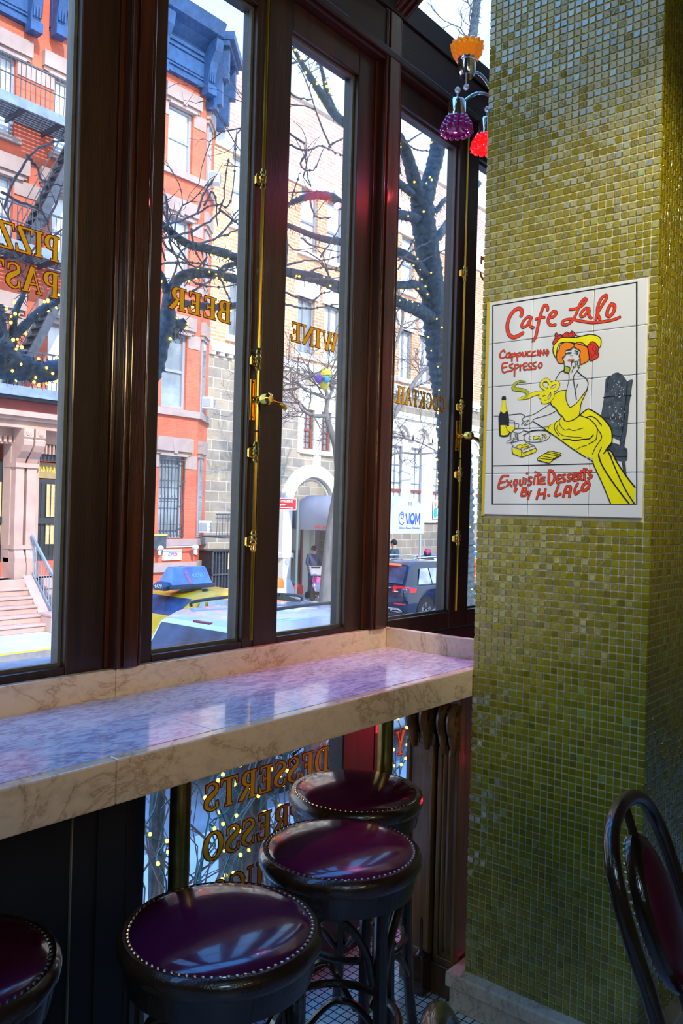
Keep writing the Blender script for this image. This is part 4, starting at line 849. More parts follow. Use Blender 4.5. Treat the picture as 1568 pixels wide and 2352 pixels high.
def cornice(par, x0, x1, y, z, top=14.5):
    m = MB(); dz = top-z
    m.box(x0, x1, y-.12, y+.3, z, z+dz*.62)
    m.box(x0, x1, y-.16, y+.1, z-.03, z+.05).box(x0, x1, y-.16, y+.1, z+dz*.50, z+dz*.56)
    m.loft([[(x0, y-.1, z+dz*.62), (x0, y+.4, z+dz*.62), (x1, y+.4, z+dz*.62), (x1, y-.1, z+dz*.62)], [(x0, y-.35, z+dz*.74), (x0, y+.4, z+dz*.74), (x1, y+.4, z+dz*.74), (x1, y-.35, z+dz*.74)], [(x0, y-.62, z+dz*.80), (x0, y+.4, z+dz*.80), (x1, y+.4, z+dz*.80), (x1, y-.62, z+dz*.80)], [(x0, y-.74, top), (x0, y+.4, top), (x1, y+.4, top), (x1, y-.74, top)]])
    n = max(1, round((x1-x0)/2.4)); w = (x1-x0)/n
    for i in range(n):
        a, b = x0+i*w+.30, x0+(i+1)*w-.12; q = z+.16; r = z+dz*.44
        for (p0, p1, q0, q1) in ((a, b, q, q+.04), (a, b, r-.04, r), (a, a+.04, q, r), (b-.04, b, q, r)): m.box(p0, p1, y-.155, y-.1, q0, q1)
        m.box(a+.10, b-.10, y-.145, y-.1, q+.09, r-.09)
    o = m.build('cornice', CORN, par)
    def br(xc, w=.24):
        mm = MB(); pf = [(0, -.12), (-.2, -.16), (-.24, .0), (-.2, .1), (-.24, .3), (-.34, .62), (-.5, .86), (-.55, dz*.72), (0, dz*.72)]
        mm.prism([(xc-w/2, y-.1+a, z+b) for a, b in pf], [(xc+w/2, y-.1+a, z+b) for a, b in pf])
        for k in (-.07, 0, .07): mm.box(xc+k-.015, xc+k+.015, y-.37, y-.3, z+.12, z+.55)
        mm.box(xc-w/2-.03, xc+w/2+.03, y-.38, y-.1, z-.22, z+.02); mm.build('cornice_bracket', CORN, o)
    for i in range(n+1): br(min(max(x0+i*w, x0+.13), x1-.13))
    for i in range(int((x1-x0)/.28)):
        pass
    return o
FY = 18.0
apt = thing('apartment_building', 'red painted brick apartment house with blue cornice, stone lintels and rounded bay across the street', 'building', (11, FY, ZG))
rows = [(10.02, 11.88), (7.35, 9.12), (4.12, 5.98)]
cols = [(8.32, 9.45), (10.42, 11.5)]
holes = [(a, b, c, d) for a, b in cols for c, d in rows]+[(8.35, 9.52, .22, 2.95), (10.25, 11.35, .22, 2.62)]
wall_holes(6.4, 12.0, ZG, 14.3, FY, FY+.5, holes).build('brick_wall', REDB, apt)
MB().box(6.4, 15.5, FY+.5, FY+.7, ZG, 14.2).build('back_lining', WFD, apt)
for a, b in cols:
    for c, d in rows:
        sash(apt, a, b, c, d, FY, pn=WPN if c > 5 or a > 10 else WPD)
        lintel(a-.34, b+.34, d, FY).build('stone_lintel', BSTN2, apt)
        MB().box(a-.12, b+.12, FY-.12, FY+.1, c-.14, c).build('window_sill', BSTN2, apt)
for c, d in rows:
    for xa, xb in ((6.4, 8.3), (9.47, 10.40), (11.52, 12)): MB().box(xa, xb, FY-.03, FY+.05, d-.36, d-.02).build('stone_belt', BSTN2, apt)
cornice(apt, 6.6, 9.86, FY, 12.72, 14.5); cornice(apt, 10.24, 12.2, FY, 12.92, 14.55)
# bay with flat front and slanted right side
BYF = 17.2; B0, B1, B2 = 12.75, 14.45, 15.47
bw = [(13.20, 14.02, 10.50, 12.15), (13.20, 14.02, 7.55, 9.25), (13.20, 14.02, 4.22, 6.22), (13.20, 14.02, .78, 2.98)]
wall_holes(B0, B1, ZG, 14.3, BYF, BYF+.25, bw).build('bay_wall', REDB, apt)
ang = atan2(18.0-BYF, B2-B1); SL = hypot(18.0-BYF, B2-B1)
def onbay(s, off, z): return (B1+s*cos(ang)+off*sin(ang), BYF+s*sin(ang)-off*cos(ang), z)
def abox(m, s0, s1, o0, o1, z0, z1):
    q = lambda z: [onbay(s0, o0, z), onbay(s1, o0, z), onbay(s1, o1, z), onbay(s0, o1, z)]
    return m.loft([q(z0), q(z1)])
m = abox(MB(), 0, SL, 0, -.25, ZG, 14.3); m.build('bay_side_wall', REDB, apt)
MB().loft([[(12.0, 18, z), (12.0, 18.3, z), (B0+.2, BYF+.3, z), (B0, BYF, z)] for z in (ZG, 14.3)]).build('bay_left_wall', REDB, apt)
for i, (a, b, c, d) in enumerate(bw):
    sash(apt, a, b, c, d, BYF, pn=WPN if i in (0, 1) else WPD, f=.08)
    lintel(a-.16, b+.20, d, BYF).build('stone_lintel', BSTN2, apt)
    mm = abox(MB(), .24, .72, .03, -.02, c, d); o = mm.build('side_window', WFR, apt)
    mm = abox(MB(), .30, .66, .045, .02, c+.07, (c+d)/2-.03); abox(mm, .30, .66, .045, .02, (c+d)/2+.03, d-.07); mm.build('pane', WPD, o)
    mm = abox(MB(), .10, .86, .12, 0, d+.10, d+.46); abox(mm, .14, .82, .07, 0, d+.0, d+.10); mm.build('stone_lintel', BSTN2, apt)
    mm = MB().box(B0, B1, BYF-.09, BYF, c-.20, c-.02); abox(mm, 0, SL, .09, 0, c-.20, c-.02); mm.build('bay_sill_band', BSTN2, apt)
    MB().box(13.02, 13.19, BYF-.02, BYF, d-.34, d+.02).build('stone_belt', BSTN2, apt); MB().box(14.04, B1, BYF-.02, BYF, d-.34, d+.02).build('stone_belt', BSTN2, apt)
m = MB().box(B0, B1, BYF-.1, BYF, -.10, .14); abox(m, 0, SL, .1, 0, -.10, .14); m.build('water_table', BSTN2, apt)
# window bars on the ground floor bay window
m = MB()
for i in range(8): x = 13.24+i*.107; m.box(x-.008, x+.008, BYF-.08, BYF-.06, .80, 2.9)
for z in (.85, 1.15, 1.75, 2.3, 2.85): m.box(13.2, 14.02, BYF-.085, BYF-.06, z-.012, z+.012)
m.build('window_grille', IRON, apt)
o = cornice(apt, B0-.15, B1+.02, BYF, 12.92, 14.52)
m = MB(); dz = 1.6
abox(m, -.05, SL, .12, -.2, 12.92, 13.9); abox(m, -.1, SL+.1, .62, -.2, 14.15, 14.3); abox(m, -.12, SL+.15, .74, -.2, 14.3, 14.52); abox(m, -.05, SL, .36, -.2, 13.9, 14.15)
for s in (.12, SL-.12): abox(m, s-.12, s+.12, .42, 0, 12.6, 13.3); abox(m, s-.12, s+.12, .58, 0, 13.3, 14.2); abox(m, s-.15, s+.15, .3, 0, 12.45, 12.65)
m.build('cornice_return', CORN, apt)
# entrance: paired pilasters with consoles, entablature, door, transom, house number
m = MB()
for x0, x1 in ((9.46, 9.67), (9.74, 9.97)):
    m.box(x0, x1, 17.55, FY, .62, 2.42).box(x0-.03, x1+.03, 17.50, FY, 2.42, 2.52)
    m.box(x0-.03, x1+.03, 17.5, FY, .54, .64).loft([[(x0-.02, 17.45, .22), (x1+.02, 17.45, .22), (x1+.02, FY, .22), (x0-.02, FY, .22)], [(x0-.02, 17.45, .34), (x1+.02, 17.45, .34), (x1+.02, FY, .34), (x0-.02, FY, .34)], [(x0, 17.53, .56), (x1, 17.53, .56), (x1, FY, .56), (x0, FY, .56)]])
    m.box(x0-.04, x1+.04, 17.42, FY, -.12, .24)
    pf = [(17.55, 2.52), (17.50, 2.62), (17.32, 2.78), (17.22, 2.92), (17.20, 3.02), (17.24, 3.06), (17.20, 3.10), (17.20, 3.30), (FY, 3.30), (FY, 2.52)]
    m.prism([(x0-.01, a, b) for a, b in pf], [(x1+.01, a, b) for a, b in pf])
    R = Matrix.Rotation(radians(90), 3, 'X'); m.lathe([(.07, -.0), (.07, .02), (.045, .02), (.04, .03), (.001, .03)], ((x0+x1)/2, 17.2, 3.2), 14, M=R)
m.build('entrance_pilasters', BSTN, apt)
m = MB().box(8.0, 9.46, 17.7, FY, 2.95, 3.30).box(9.97, 12.2, 17.75, FY, 3.02, 3.30).box(7.0, 12.2, 17.3, FY, 3.30, 3.46).box(7.0, 12.2, 17.18, FY, 3.46, 3.54).box(7.0, 12.2, 17.08, FY, 3.54, 3.66)
for i in range(22): x = 9.99+i*.095; m.box(x, x+.04, 17.70, 17.78, 2.78, 3.0)
for i in range(14): x = 8.0+i*.12; m.box(x, x+.06, 17.62, 17.72, 2.98, 3.12)
m.box(9.44, 9.75, 17.75, FY+.1, -.1, 2.95).box(9.75, 10.24, 17.9, FY+.1, -.1, 2.95).box(11.35, 11.7, 17.7, FY, -.1, 3.0)
m.build('stone_entablature', BSTN, apt)
MB().box(7.0, 12.2, 17.35, FY, 3.66, 3.92).build('dark_red_fascia', mat('dark_red_paint', (.22, .035, .035), .5, var=.2, vscale=3), apt)
MB().box(6.8, 12.2, 17.2, FY, 3.92, 4.02).build('black_gutter', IRON, apt)
CREAM = mat('cream_hall_light', (.62, .50, .25), .6, var=.15, vscale=3); DOORB = mat('black_door_iron', (.035, .04, .045), .45)
for (x0, x1, ztop) in ((8.35, 9.52, 2.95), (10.25, 11.35, 2.62)):
    d = MB().box(x0, x1, FY+.16, FY+.26, .22, 2.2 if x0 > 10 else 2.6)
    o = d.build('entrance_door', DOORB, apt)
    MB().box(x0+.32, x1-.08, FY+.14, FY+.17, .62, 1.10).box(x0+.32, x1-.08, FY+.14, FY+.17, 1.28, 2.08).build('door_pane', CREAM, o)
    m = MB()
    for i in range(9):
        x = x0+.06+i*(x1-x0-.12)/8; m.tube([(x, FY+.11, .35), (x, FY+.11, 2.12)], .011, 6)
        for z in np.arange(.45, 2.1, .13): m.ball((x, FY+.11, z), .017, 5, 3)
    m.build('door_bars', DOORB, o)
    MB().box(x0, x1, FY+.08, FY+.20, 1.12, 1.26).build('door_rail', DOORB, o)
MB().box(10.25, 11.35, FY+.14, FY+.2, 2.22, 2.60).build('transom_board', mat('tan_transom', (.36, .26, .12), .6, var=.2, vscale=3), apt)
m = MB(); textmesh(m, '210 W 83', lambda u, v: (10.585+u, FY+.135, 2.37+v), h=.125, width=.50, bold=.012); m.build('house_number', mat('yellow_number', (.9, .68, .02), .5), apt)
MB().box(10.23, 11.4, FY-.02, FY+.12, 2.64, 3.0).build('transom_dark_band', IRON, apt)  # plain dark band between transom board and fluted soffit
# fire escape
m = MB(); e2 = MB(); rl = MB()
for zp in (10.42, 7.28, 4.10):
    for i in range(9): y = 17.08+i*.11; m.box(7.4, 12.0, y, y+.035, zp-.02, zp+.02)
    for x in (7.4, 8.3, 9.2, 10.1, 11.0, 11.96): m.box(x, x+.05, 17.05, FY, zp-.12, zp)
    e2.box(7.4, 12.0, 17.02, 17.06, zp-.12, zp+.10)
    rl.box(7.4, 12.0, 17.02, 17.05, zp+.88, zp+.92).box(7.4, 12.0, 17.02, 17.04, zp+.5, zp+.52)
    for i in range(40): x = 7.42+i*.117; rl.box(x-.006, x+.006, 17.025, 17.037, zp+.1, zp+.9)
o = m.build('fire_escape_grating', IRON, apt); e2.build('fire_escape_edge', IRONL, o)
rl.build('fire_escape_railing', IRON, o)
m = MB(); st_ = MB()
for (pa, pb) in (((172, 330), (40, 590)), ((140, 665), (14, 905))):
    a = onY(*pa, 17.45); b = onY(*pb, 17.45)
    for y in (17.22, 17.70): m.bar((a.x, y, a.z), (b.x, y, b.z), .05, .19)
    n = 13
    for i in range(1, n):
        p = a.lerp(b, i/n); st_.box(p.x-.11, p.x+.11, 17.22, 17.70, p.z-.015, p.z+.02)
    for dz in (.55, .9): m.tube([(a.x, 17.28, a.z+dz), (b.x-.1, 17.28, b.z+dz), (b.x-.1, 17.28, b.z)], .012, 6)
q = m.build('fire_escape_ladder', IRON, apt); st_.build('ladder_treads', IRON, q)
# stoop
def stoop(x0, x1, lab):
    t = thing('stoop', lab, 'steps', ((x0+x1)/2, 16.9, ZG), 'brownstone stoops'); m = MB()
    for i in range(6):
        y = 16.35+i*.2; z = ZG+.18*(i+1)
        m.box(x0, x1, y, 17.75, z-.18, z-.055).box(x0, x1+.0, y-.035, 17.75, z-.055, z)
    m.box(x0, x1, 17.3, FY-.005, ZG, -.12)
    m.build('steps', BSTN, t, bevel=.01); return t
s1 = stoop(7.2, 9.62, 'wide brownstone steps left of the iron handrail at the red brick house')
m = MB().prism([(9.62, 16.55, -.98), (9.62, 17.45, -.02), (9.62, 17.9, -.02), (9.62, 17.9, ZG), (9.62, 16.55, ZG)], [(9.92, 16.55, -.98), (9.92, 17.45, -.02), (9.92, 17.9, -.02), (9.92, 17.9, ZG), (9.92, 16.55, ZG)]).box(9.58, 9.98, 16.1, 16.56, ZG, -.86).box(9.56, 10.0, 16.08, 16.58, -.86, -.80)
m.build('cheek_wall', BSTN, s1, bevel=.01)
m = MB(); a = Vector((9.86, 17.5, .86)); b = Vector((9.86, 16.35, -.18))
m.bar(a, b, .05, .06).bar((9.86, 17.45, .02), (9.86, 16.4, -.92), .03, .03)
for i in range(11): p = a.lerp(b, i/10); m.tube([p, (p.x, p.y, -.02+(p.y-17.45)*.92)], .010, 6)
m.tube([(9.86, 16.35, -.18), (9.86, 16.35, -.8)], .018, 8)
m.build('iron_handrail', IRONL, s1)
stoop(9.99, 12.2, 'narrow brownstone steps right of the iron handrail below the house number')
# air conditioners, sign with lamps
ACM = mat('white_ac_case', (.75, .77, .78), .5); ACG = mat('ac_grille', (.28, .31, .35), .5)
for i, (z, lab) in enumerate(((10.62, 'white air conditioner in the top bay side window of the brick house'), (4.36, 'white air conditioner in the second floor bay side window'), (.92, 'white air conditioner above the small copy shop sign'))):
    t = thing('air_conditioner', lab, 'air conditioner', onbay(.48, .3, z), 'window air conditioners')
    abox(MB(), .34, .66, .34, -.0, z, z+.32).build('case', ACM, t, bevel=.01)
    m = MB()
    for k in range(6): abox(m, .37, .63, .352, .338, z+.045+k*.042, z+.068+k*.042)
    abox(m, .325, .342, .26, .06, z+.05, z+.27); m.build('grille', ACG, t)
t = thing('shop_sign', 'small white shop sign with blue and red lettering on the bay below the barred window', 'sign', (13.66, BYF-.05, .35))
MB().box(13.36, 13.98, BYF-.05, BYF-.005, .20, .48).build('board', WHS, t)
m = MB(); textmesh(m, 'COPY', lambda u, v: (13.615+u+.2*v, BYF-.053, .305+v), h=.105, width=.20, bold=.03); m.build('blue_lettering', mat('sign_blue', (.02, .08, .5), .5), t)
m = MB(); textmesh(m, 'USA', lambda u, v: (13.765+u+.2*v, BYF-.053, .305+v), h=.105, width=.13, bold=.03); m.build('red_lettering', mat('sign_red', (.7, .02, .03), .5), t)
t = thing('shop_sign', 'small white shop sign on the slanted bay side next to the larger one', 'sign', onbay(.1, .04, .4))
abox(MB(), .03, .22, .05, .005, .32, .62).build('board', WHS, t); abox(MB(), .07, .12, .054, .05, .40, .54).build('blue_lettering', MATS['sign_blue'], t); abox(MB(), .13, .18, .054, .05, .40, .54).build('red_lettering', MATS['sign_red'], t)
t = thing('sign_lamp', 'white bar with two small lamps above the copy shop sign', 'lamp', (13.7, BYF-.1, .6))
m = MB().tube([(13.0, BYF-.2, .56), (14.28, BYF-.2, .56)], .018, 8); m.build('bar', ACM, t, smooth=True)
for x in (13.12, 14.3): MB().ball((x, BYF-.22, .54), .09, 10, 6, sc=(1.2, 1, .8)).lathe([(.045, .36), (.05, .50)], (x, BYF-.22, 0), 10).build('lamp_head', mat('lamp_grey', (.55, .58, .62), .4), t, smooth=True)
t = thing('planter_box', 'dark planter box on the window ledge left of the copy shop sign', 'planter', (13.1, 17.0, .65)); MB().box(12.9, 13.3, 16.95, BYF-.09, .53, .85).build('box', IRON, t); MB().box(12.88, 13.32, 16.93, BYF-.09, .85, .90).build('rim', mat('straw', (.5, .4, .12), .8), t)
# ------------------------------------------------------------------ museum building
ASH = brick('rough_ashlar_stone', (.40, .34, .25), (.25, .23, .20), (.48, .44, .38), w=.62, h=.30, ms=.02, bump=.8)
TANB = brick('orange_tan_brick', (.66, .30, .14), (.74, .42, .22), (.72, .58, .44), w=.34, h=.105, ms=.018)
PNKB = brick('glare_washed_attic_brick', (.62, .36, .31), (.70, .45, .38), (.78, .66, .62), w=.34, h=.115, ms=.022)  # wall brick made paler and pinker, sky glare put into its colour
RFR = mat('red_brown_sash', (.26, .07, .05), .5)
mus = thing('museum_building', 'stone and orange brick museum with white arched entrance across the street', 'building', (20, FY, ZG))
uw = [(x, x+.82, 10.05, 12.08) for x in (16.2, 17.5, 19.18, 20.46, 22.2, 23.5, 24.75, 26.5, 27.9)]
mw = [(x, x+.82, 6.72, 8.55) for x in (16.2, 17.5, 19.15, 20.46, 22.2, 23.5, 24.75, 26.1, 27.5)]
sw = [(19.56, 20.04, 3.62, 4.92), (20.43, 20.91, 3.62, 4.92)]
tw = [(24.38, 25.12, 1.38, 4.15), (25.72, 26.46, 1.38, 4.15), (27.26, 28.0, 1.38, 4.15), (29.0, 29.8, 1.38, 4.15), (30.6, 31.3, 1.38, 4.15)]
arch_hole = [(18.95, 21.05, ZG, 1.72)]
X0, X1 = 15.47, 40
wall_holes(X0, 23.9, ZG, 6.15, FY, FY+.5, sw+arch_hole).build('stone_wall', ASH, mus)
wall_holes(23.9, X1, ZG, 1.34, FY, FY+.5, []).build('stone_base_wall', ASH, mus)
wall_holes(23.9, X1, 1.34, 5.2, FY-.02, FY+.5, tw).build('white_stone_wall', WHS, mus)
wall_holes(23.9, X1, 5.2, 6.15, FY, FY+.5, []).build('stone_frieze', ASH, mus)
wall_holes(X0, X1, 6.45, 12.1, FY, FY+.5, uw+mw).build('brick_wall', TANB, mus)
MB().box(X0, X1, FY, FY+.5, 12.5, 14.8).build('attic_wall', PNKB, mus)
MB().box(X0, X1, FY+.5, FY+.7, ZG, 14.6).build('back_lining', WFD, mus)
m = MB().box(X0, X1, FY-.14, FY+.3, 6.15, 6.28).box(X0, X1, FY-.08, FY+.3, 6.28, 6.45).box(X0, X1, FY-.06, FY+.3, 12.1, 12.5).box(X0, X1, FY-.1, FY+.6, 14.8, 14.9).box(23.9, X1, FY-.10, FY, 1.26, 1.36).box(23.9, X1, FY-.12, FY, 5.2, 5.42)
for i in range(70): m.box(X0+i*.34, X0+i*.34+.17, FY-.11, FY, 6.05, 6.15)
for (a, b, c, d) in uw: m.box(a-.14, b+.14, FY-.10, FY+.1, c-.17, c)
for (a, b, c, d) in mw: m.box(a-.14, b+.14, FY-.06, FY+.1, d, d+.62).box(a-.14, b+.14, FY-.10, FY+.1, c-.17, c)
for (a, b, c, d) in sw: m.box(a-.14, b+.14, FY-.10, FY+.1, c-.15, c)
m.box(20.06, 20.41, FY-.05, FY+.1, 2.7, 6.1).box(19.28, 19.54, FY-.04, FY+.1, 3.5, 5.9).box(20.93, 21.1, FY-.04, FY+.1, 3.5, 5.9).box(19.54, 20.93, FY-.04, FY+.1, 4.94, 5.7)
m.build('limestone_trim', WHS, mus)
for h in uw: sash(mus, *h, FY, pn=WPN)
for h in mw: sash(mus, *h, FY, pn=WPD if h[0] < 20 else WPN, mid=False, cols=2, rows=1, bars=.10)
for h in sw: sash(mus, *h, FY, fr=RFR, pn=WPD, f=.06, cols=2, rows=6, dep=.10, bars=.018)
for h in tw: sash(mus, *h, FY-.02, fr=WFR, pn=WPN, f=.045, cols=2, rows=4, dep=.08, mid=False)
m = MB()
for (a, b, c, d) in tw: m.box(a, b, FY-.0, FY+.08, 2.42, 2.52)
m.build('red_window_rail', RFR, mus)
def arch_ring(m, cx, cz, r0, r1, y0, y1, a0=0, a1=180, n=24):
    for i in range(n):
        t0 = radians(a0+(a1-a0)*i/n); t1 = radians(a0+(a1-a0)*(i+1)/n)
        q = [(cx+r0*cos(t0), cz+r0*sin(t0)), (cx+r1*cos(t0), cz+r1*sin(t0)), (cx+r1*cos(t1), cz+r1*sin(t1)), (cx+r0*cos(t1), cz+r0*sin(t1))]
        m.prism([(x, y0, z) for x, z in q], [(x, y1, z) for x, z in q])
m = MB()
for cx in (23.6, 24.95, 26.3, 27.65, 29.0, 30.35): arch_ring(m, cx, 4.42, .50, .72, FY-.14, FY-.02); arch_ring(m, cx, 4.42, .30, .36, FY-.08, FY-.02)
m.build('arcade_moulding', WHS, mus)
# entrance arch
m = MB(); cx, cz = 20.0, 1.66
arch_ring(m, cx, cz, 1.06, 1.46, FY-.18, FY)
m.box(18.54, 18.96, FY-.18, FY, .2, cz).box(21.04, 21.46, FY-.18, FY, .2, cz)
for x0, x1 in ((18.54, 18.96), (21.04, 21.46)):
    m.box(x0-.05, x1+.05, FY-.24, FY, .1, .24).box(x0+.03, x1-.03, FY-.2, FY, -.6, .1).loft([[(x0-.10, FY-.40, ZG), (x1+.10, FY-.40, ZG), (x1+.10, FY, ZG), (x0-.10, FY, ZG)], [(x0-.06, FY-.34, ZG+.2), (x1+.06, FY-.34, ZG+.2), (x1+.06, FY, ZG+.2), (x0-.06, FY, ZG+.2)], [(x0+.03, FY-.2, -.6), (x1-.03, FY-.2, -.6), (x1-.03, FY, -.6), (x0+.03, FY, -.6)]])
m.build('entrance_arch', WHS, mus)
m = MB()
for r in (.98, .80):
    m.tube([(cx+r*cos(radians(a)), FY+.05+(.98-r), cz+r*sin(radians(a))) for a in range(0, 181, 6)], .055, 8)
    for i in range(46): a = radians(4*i); m.ball((cx+(r+.01)*cos(a), FY+.0+(.98-r), cz+(r+.01)*sin(a)), .042, 6, 4)
arch_ring(m, cx, cz, .86, .93, FY+.1, FY+.3); arch_ring(m, cx, cz, .60, .74, FY+.3, FY+.5)
m.build('rope_moulding', WHS, mus)
CRM = mat('cream_lobby_wall', (.66, .64, .52), .7)
m = MB().box(18.95, 21.05, FY+.47, FY+.5, ZG, 2.7); m.build('tympanum_wall', BSTN2, mus)
MB().box(19.9, 20.6, FY+.30, FY+.46, ZG, 1.2).build('lobby_wall', CRM, mus)
o = MB().box(18.97, 19.03, FY+.2, FY+.3, ZG, 1.2).box(19.84, 19.92, FY+.2, FY+.3, ZG, 1.2).box(18.97, 19.92, FY+.2, FY+.3, 1.1, 1.2).build('entrance_door', RFR, mus)
MB().box(19.03, 19.84, FY+.23, FY+.27, ZG+.02, 1.1).build('door_glass', mat('dark_door_glass', (.03, .07, .08), .08, spec=.8), o)
pts = [(18.99, -1.15), (18.99, -.88)]+[(18.99+.93*i/14, -.84+.05*sin(i*.75)) for i in range(15)]+[(19.92, -1.15)]
MB().prism([(x, FY+.14, z) for x, z in pts], [(x, FY+.17, z) for x, z in pts]).build('red_wave_panel', mat('red_panel', (.85, .03, .03), .5), mus)
m = MB().tube([(20.45, FY+.2, ZG), (20.45, FY+.2, 1.1)], .035, 8); m.build('white_pipe', WHS, mus)
# round notice on the left pier
R = Matrix.Rotation(radians(90), 3, 'X'); t = MB().lathe([(.001, 0), (.11, 0), (.11, .01), (.001, .01)], (18.75, FY-.205, -.02), 24, M=R).build('round_notice', mat('notice_blue_grey', (.42, .48, .58), .6), None)
tag(t, 'round grey notice disc fixed to the white pier left of the museum doorway', 'notice')
# canopy over the pavement
CAN = mat('lavender_white_canvas', (.44, .47, .58), .75, var=.05, vscale=2); CANW = mat('white_canvas_front', (.58, .60, .68), .7)
can = thing('entrance_canopy', 'white barrel canopy on posts from the museum arch to the curb, numbered 212', 'canopy', (20.05, 16, ZG))
xa, xb, ya, yb = 19.15, 20.95, 14.1, 17.95
cp = [(xa, 1.0), (xa, 1.42)]+[(20.05-.9*cos(radians(a)), 1.42+.70*sin(radians(a))) for a in range(10, 180, 10)]+[(xb, 1.42), (xb, 1.0)]
m = MB(); n = len(cp)
m.add([(x, ya, z) for x, z in cp]+[(x, yb, z) for x, z in cp], [(i, i+1, n+i+1, n+i) for i in range(n-1)])
o = m.build('canvas_cover', CAN, can, smooth=True); o.modifiers.new('thick', 'SOLIDIFY').thickness = .012
m = MB().prism([(x, ya-.008, z) for x, z in cp], [(x, ya+.004, z) for x, z in cp]); m.build('canvas_front', CANW, can)
INKB = mat('logo_blue', (.015, .09, .50), .5)
fz = ya-.012
m = MB(); textmesh(m, '212', lambda u, v: (20.14+u, fz, 1.845+v), h=.10, width=.2, bold=.02); m.build('number_lettering', mat('dark_grey_ink', (.08, .08, .12), .5), can)
m = MB(); A = lambda u, v: (u, fz, v)
stroke2d(m, smoothpts([(19.80, 1.56), (19.73, 1.58), (19.70, 1.50), (19.76, 1.44), (19.83, 1.50), (19.82, 1.60), (19.74, 1.64), (19.63, 1.56), (19.60, 1.42), (19.66, 1.30), (19.78, 1.27), (19.86, 1.33)], 4), .028, A)
stroke2d(m, [(19.95, 1.60), (20.04, 1.30)], .055, A, rnd=False); stroke2d(m, [(20.13, 1.62), (20.13, 1.28)], .035, A, rnd=False); stroke2d(m, [(20.05, 1.30), (20.09, 1.42)], .02, A)
m.poly([A(20.30+.13*cos(radians(a)), 1.445+.175*sin(radians(a))) for a in range(0, 360, 12)])
for xx in (20.47, 20.68): stroke2d(m, [(xx, 1.62), (xx, 1.27)], .055, A, rnd=False)
stroke2d(m, [(20.48, 1.62), (20.575, 1.36)], .04, A, rnd=False); stroke2d(m, [(20.575, 1.36), (20.67, 1.62)], .04, A, rnd=False)
m.build('logo_lettering', INKB, can)
m = MB(); m.poly([(20.29+.07*cos(radians(a)), fz-.001, 1.47+.09*sin(radians(a))) for a in range(0, 360, 15)]); m.build('logo_highlight', mat('pale_blue', (.55, .66, .85), .5), can)
m = MB(); textmesh(m, "Children's Museum of Manhattan", lambda u, v: (20.15+u, fz, 1.14+v), h=.062, width=1.08, bold=.012); m.build('name_lettering', INKB, can)
m = MB(); textmesh(m, 'Group Entrance', lambda u, v: (xa-.013, 16.25-u, 1.06+v), h=.10, width=1.6, bold=.02); m.build('side_lettering', mat('coral_red', (.85, .10, .10), .5), can)
POLE = mat('pale_blue_pole', (.52, .58, .66), .4, .3)
for x in (xa+.03, xb-.12):
    MB().tube([(x, ya+.05, ZG), (x, ya+.05, 1.1)], .032, 10).build('canopy_post', POLE, can, smooth=True)
# pictures in the tall windows
t = thing('window_poster', 'colourful picture of waving people in a tall white museum window', 'poster', (27.6, FY-.04, 1.5))
MB().box(27.3, 27.97, FY-.04, FY-.03, 1.40, 2.2).build('sheet', mat('poster_white', (.8, .8, .8), .6), t)
m = MB().ball((27.45, FY-.05, 2.02), .11, 8, 6, sc=(.8, .2, 1)); m.build('face', mat('poster_skin', (.55, .32, .22), .6), t)
m = MB().ball((27.45, FY-.05, 1.66), .17, 8, 6, sc=(.7, .1, 1.3)); m.build('teal_shirt', mat('poster_teal', (.02, .45, .45), .6), t)
m = MB().ball((27.8, FY-.05, 1.62), .18, 8, 6, sc=(.7, .1, 1.1)); m.build('pink_shirt', mat('poster_pink', (.75, .12, .25), .6), t)
# iron gate and dark enclosure between the two buildings
gt = thing('iron_enclosure', 'black iron enclosure with upright lettered panel between the brick house and the museum', 'enclosure', (15.6, 17.2, ZG))
MB().box(14.95, 16.35, 17.0, 17.9, ZG, .42).build('dark_panels', mat('black_blue_panel', (.02, .025, .035), .4, var=.3, vscale=5), gt)
m = MB()
for i in range(14): x = 14.9+i*.115; m.box(x, x+.03, 16.95, 16.99, ZG, .44)
for z in (-.9, -.25, .40): m.box(14.9, 16.4, 16.94, 16.99, z, z+.04)
m.build('iron_bars', IRON, gt)
m = MB(); textmesh(m, 'TOYOTA', lambda u, v: (16.02-v, 16.935, -.55+u), h=.085, width=.62, bold=.01); m.build('upright_lettering', WHS, gt)
MB().box(15.88, 16.05, 16.93, 16.94, .05, .16).build('blue_label', mat('label_blue', (.1, .4, .75), .5), gt); MB().box(15.45, 15.6, 16.93, 16.945, -.1, .36).build('cream_notice', CREAM, gt)
m = MB()
for i in range(10): m.tube([(14.8+i*.1, 16.7, .85), (14.8+i*.1, 16.7, 1.45)], .008, 5)
m.box(14.75, 15.8, 16.69, 16.71, 1.43, 1.46).box(14.75, 15.8, 16.69, 16.71, 1.33, 1.35).box(14.75, 15.8, 16.4, 17.3, .80, .85); m.build('balcony_railing', IRON, gt)
# blue wave banner fence along the museum
wv = thing('wave_banner', 'blue and white wave shaped panel fence along the museum pavement', 'banner', (26, 17.2, ZG))
top = [(22.0+i*.25, -.42+.85*min(1, max(0, (i-2)/26))+.09*sin(i*.95)) for i in range(60)]
MB().prism([(x, 17.2, z) for x, z in top]+[(36.75, 17.2, ZG), (22.0, 17.2, ZG)], [(x, 17.25, z) for x, z in top]+[(36.75, 17.25, ZG), (22.0, 17.25, ZG)]).build('blue_panel', mat('wave_blue', (.02, .17, .72), .5), wv)
m = MB()
for k in (.14, .34, .58): stroke2d(m, [(x, z-k) for x, z in top], .07, lambda u, v: (u, 17.19, v))
m.build('white_wave', WHS, wv)
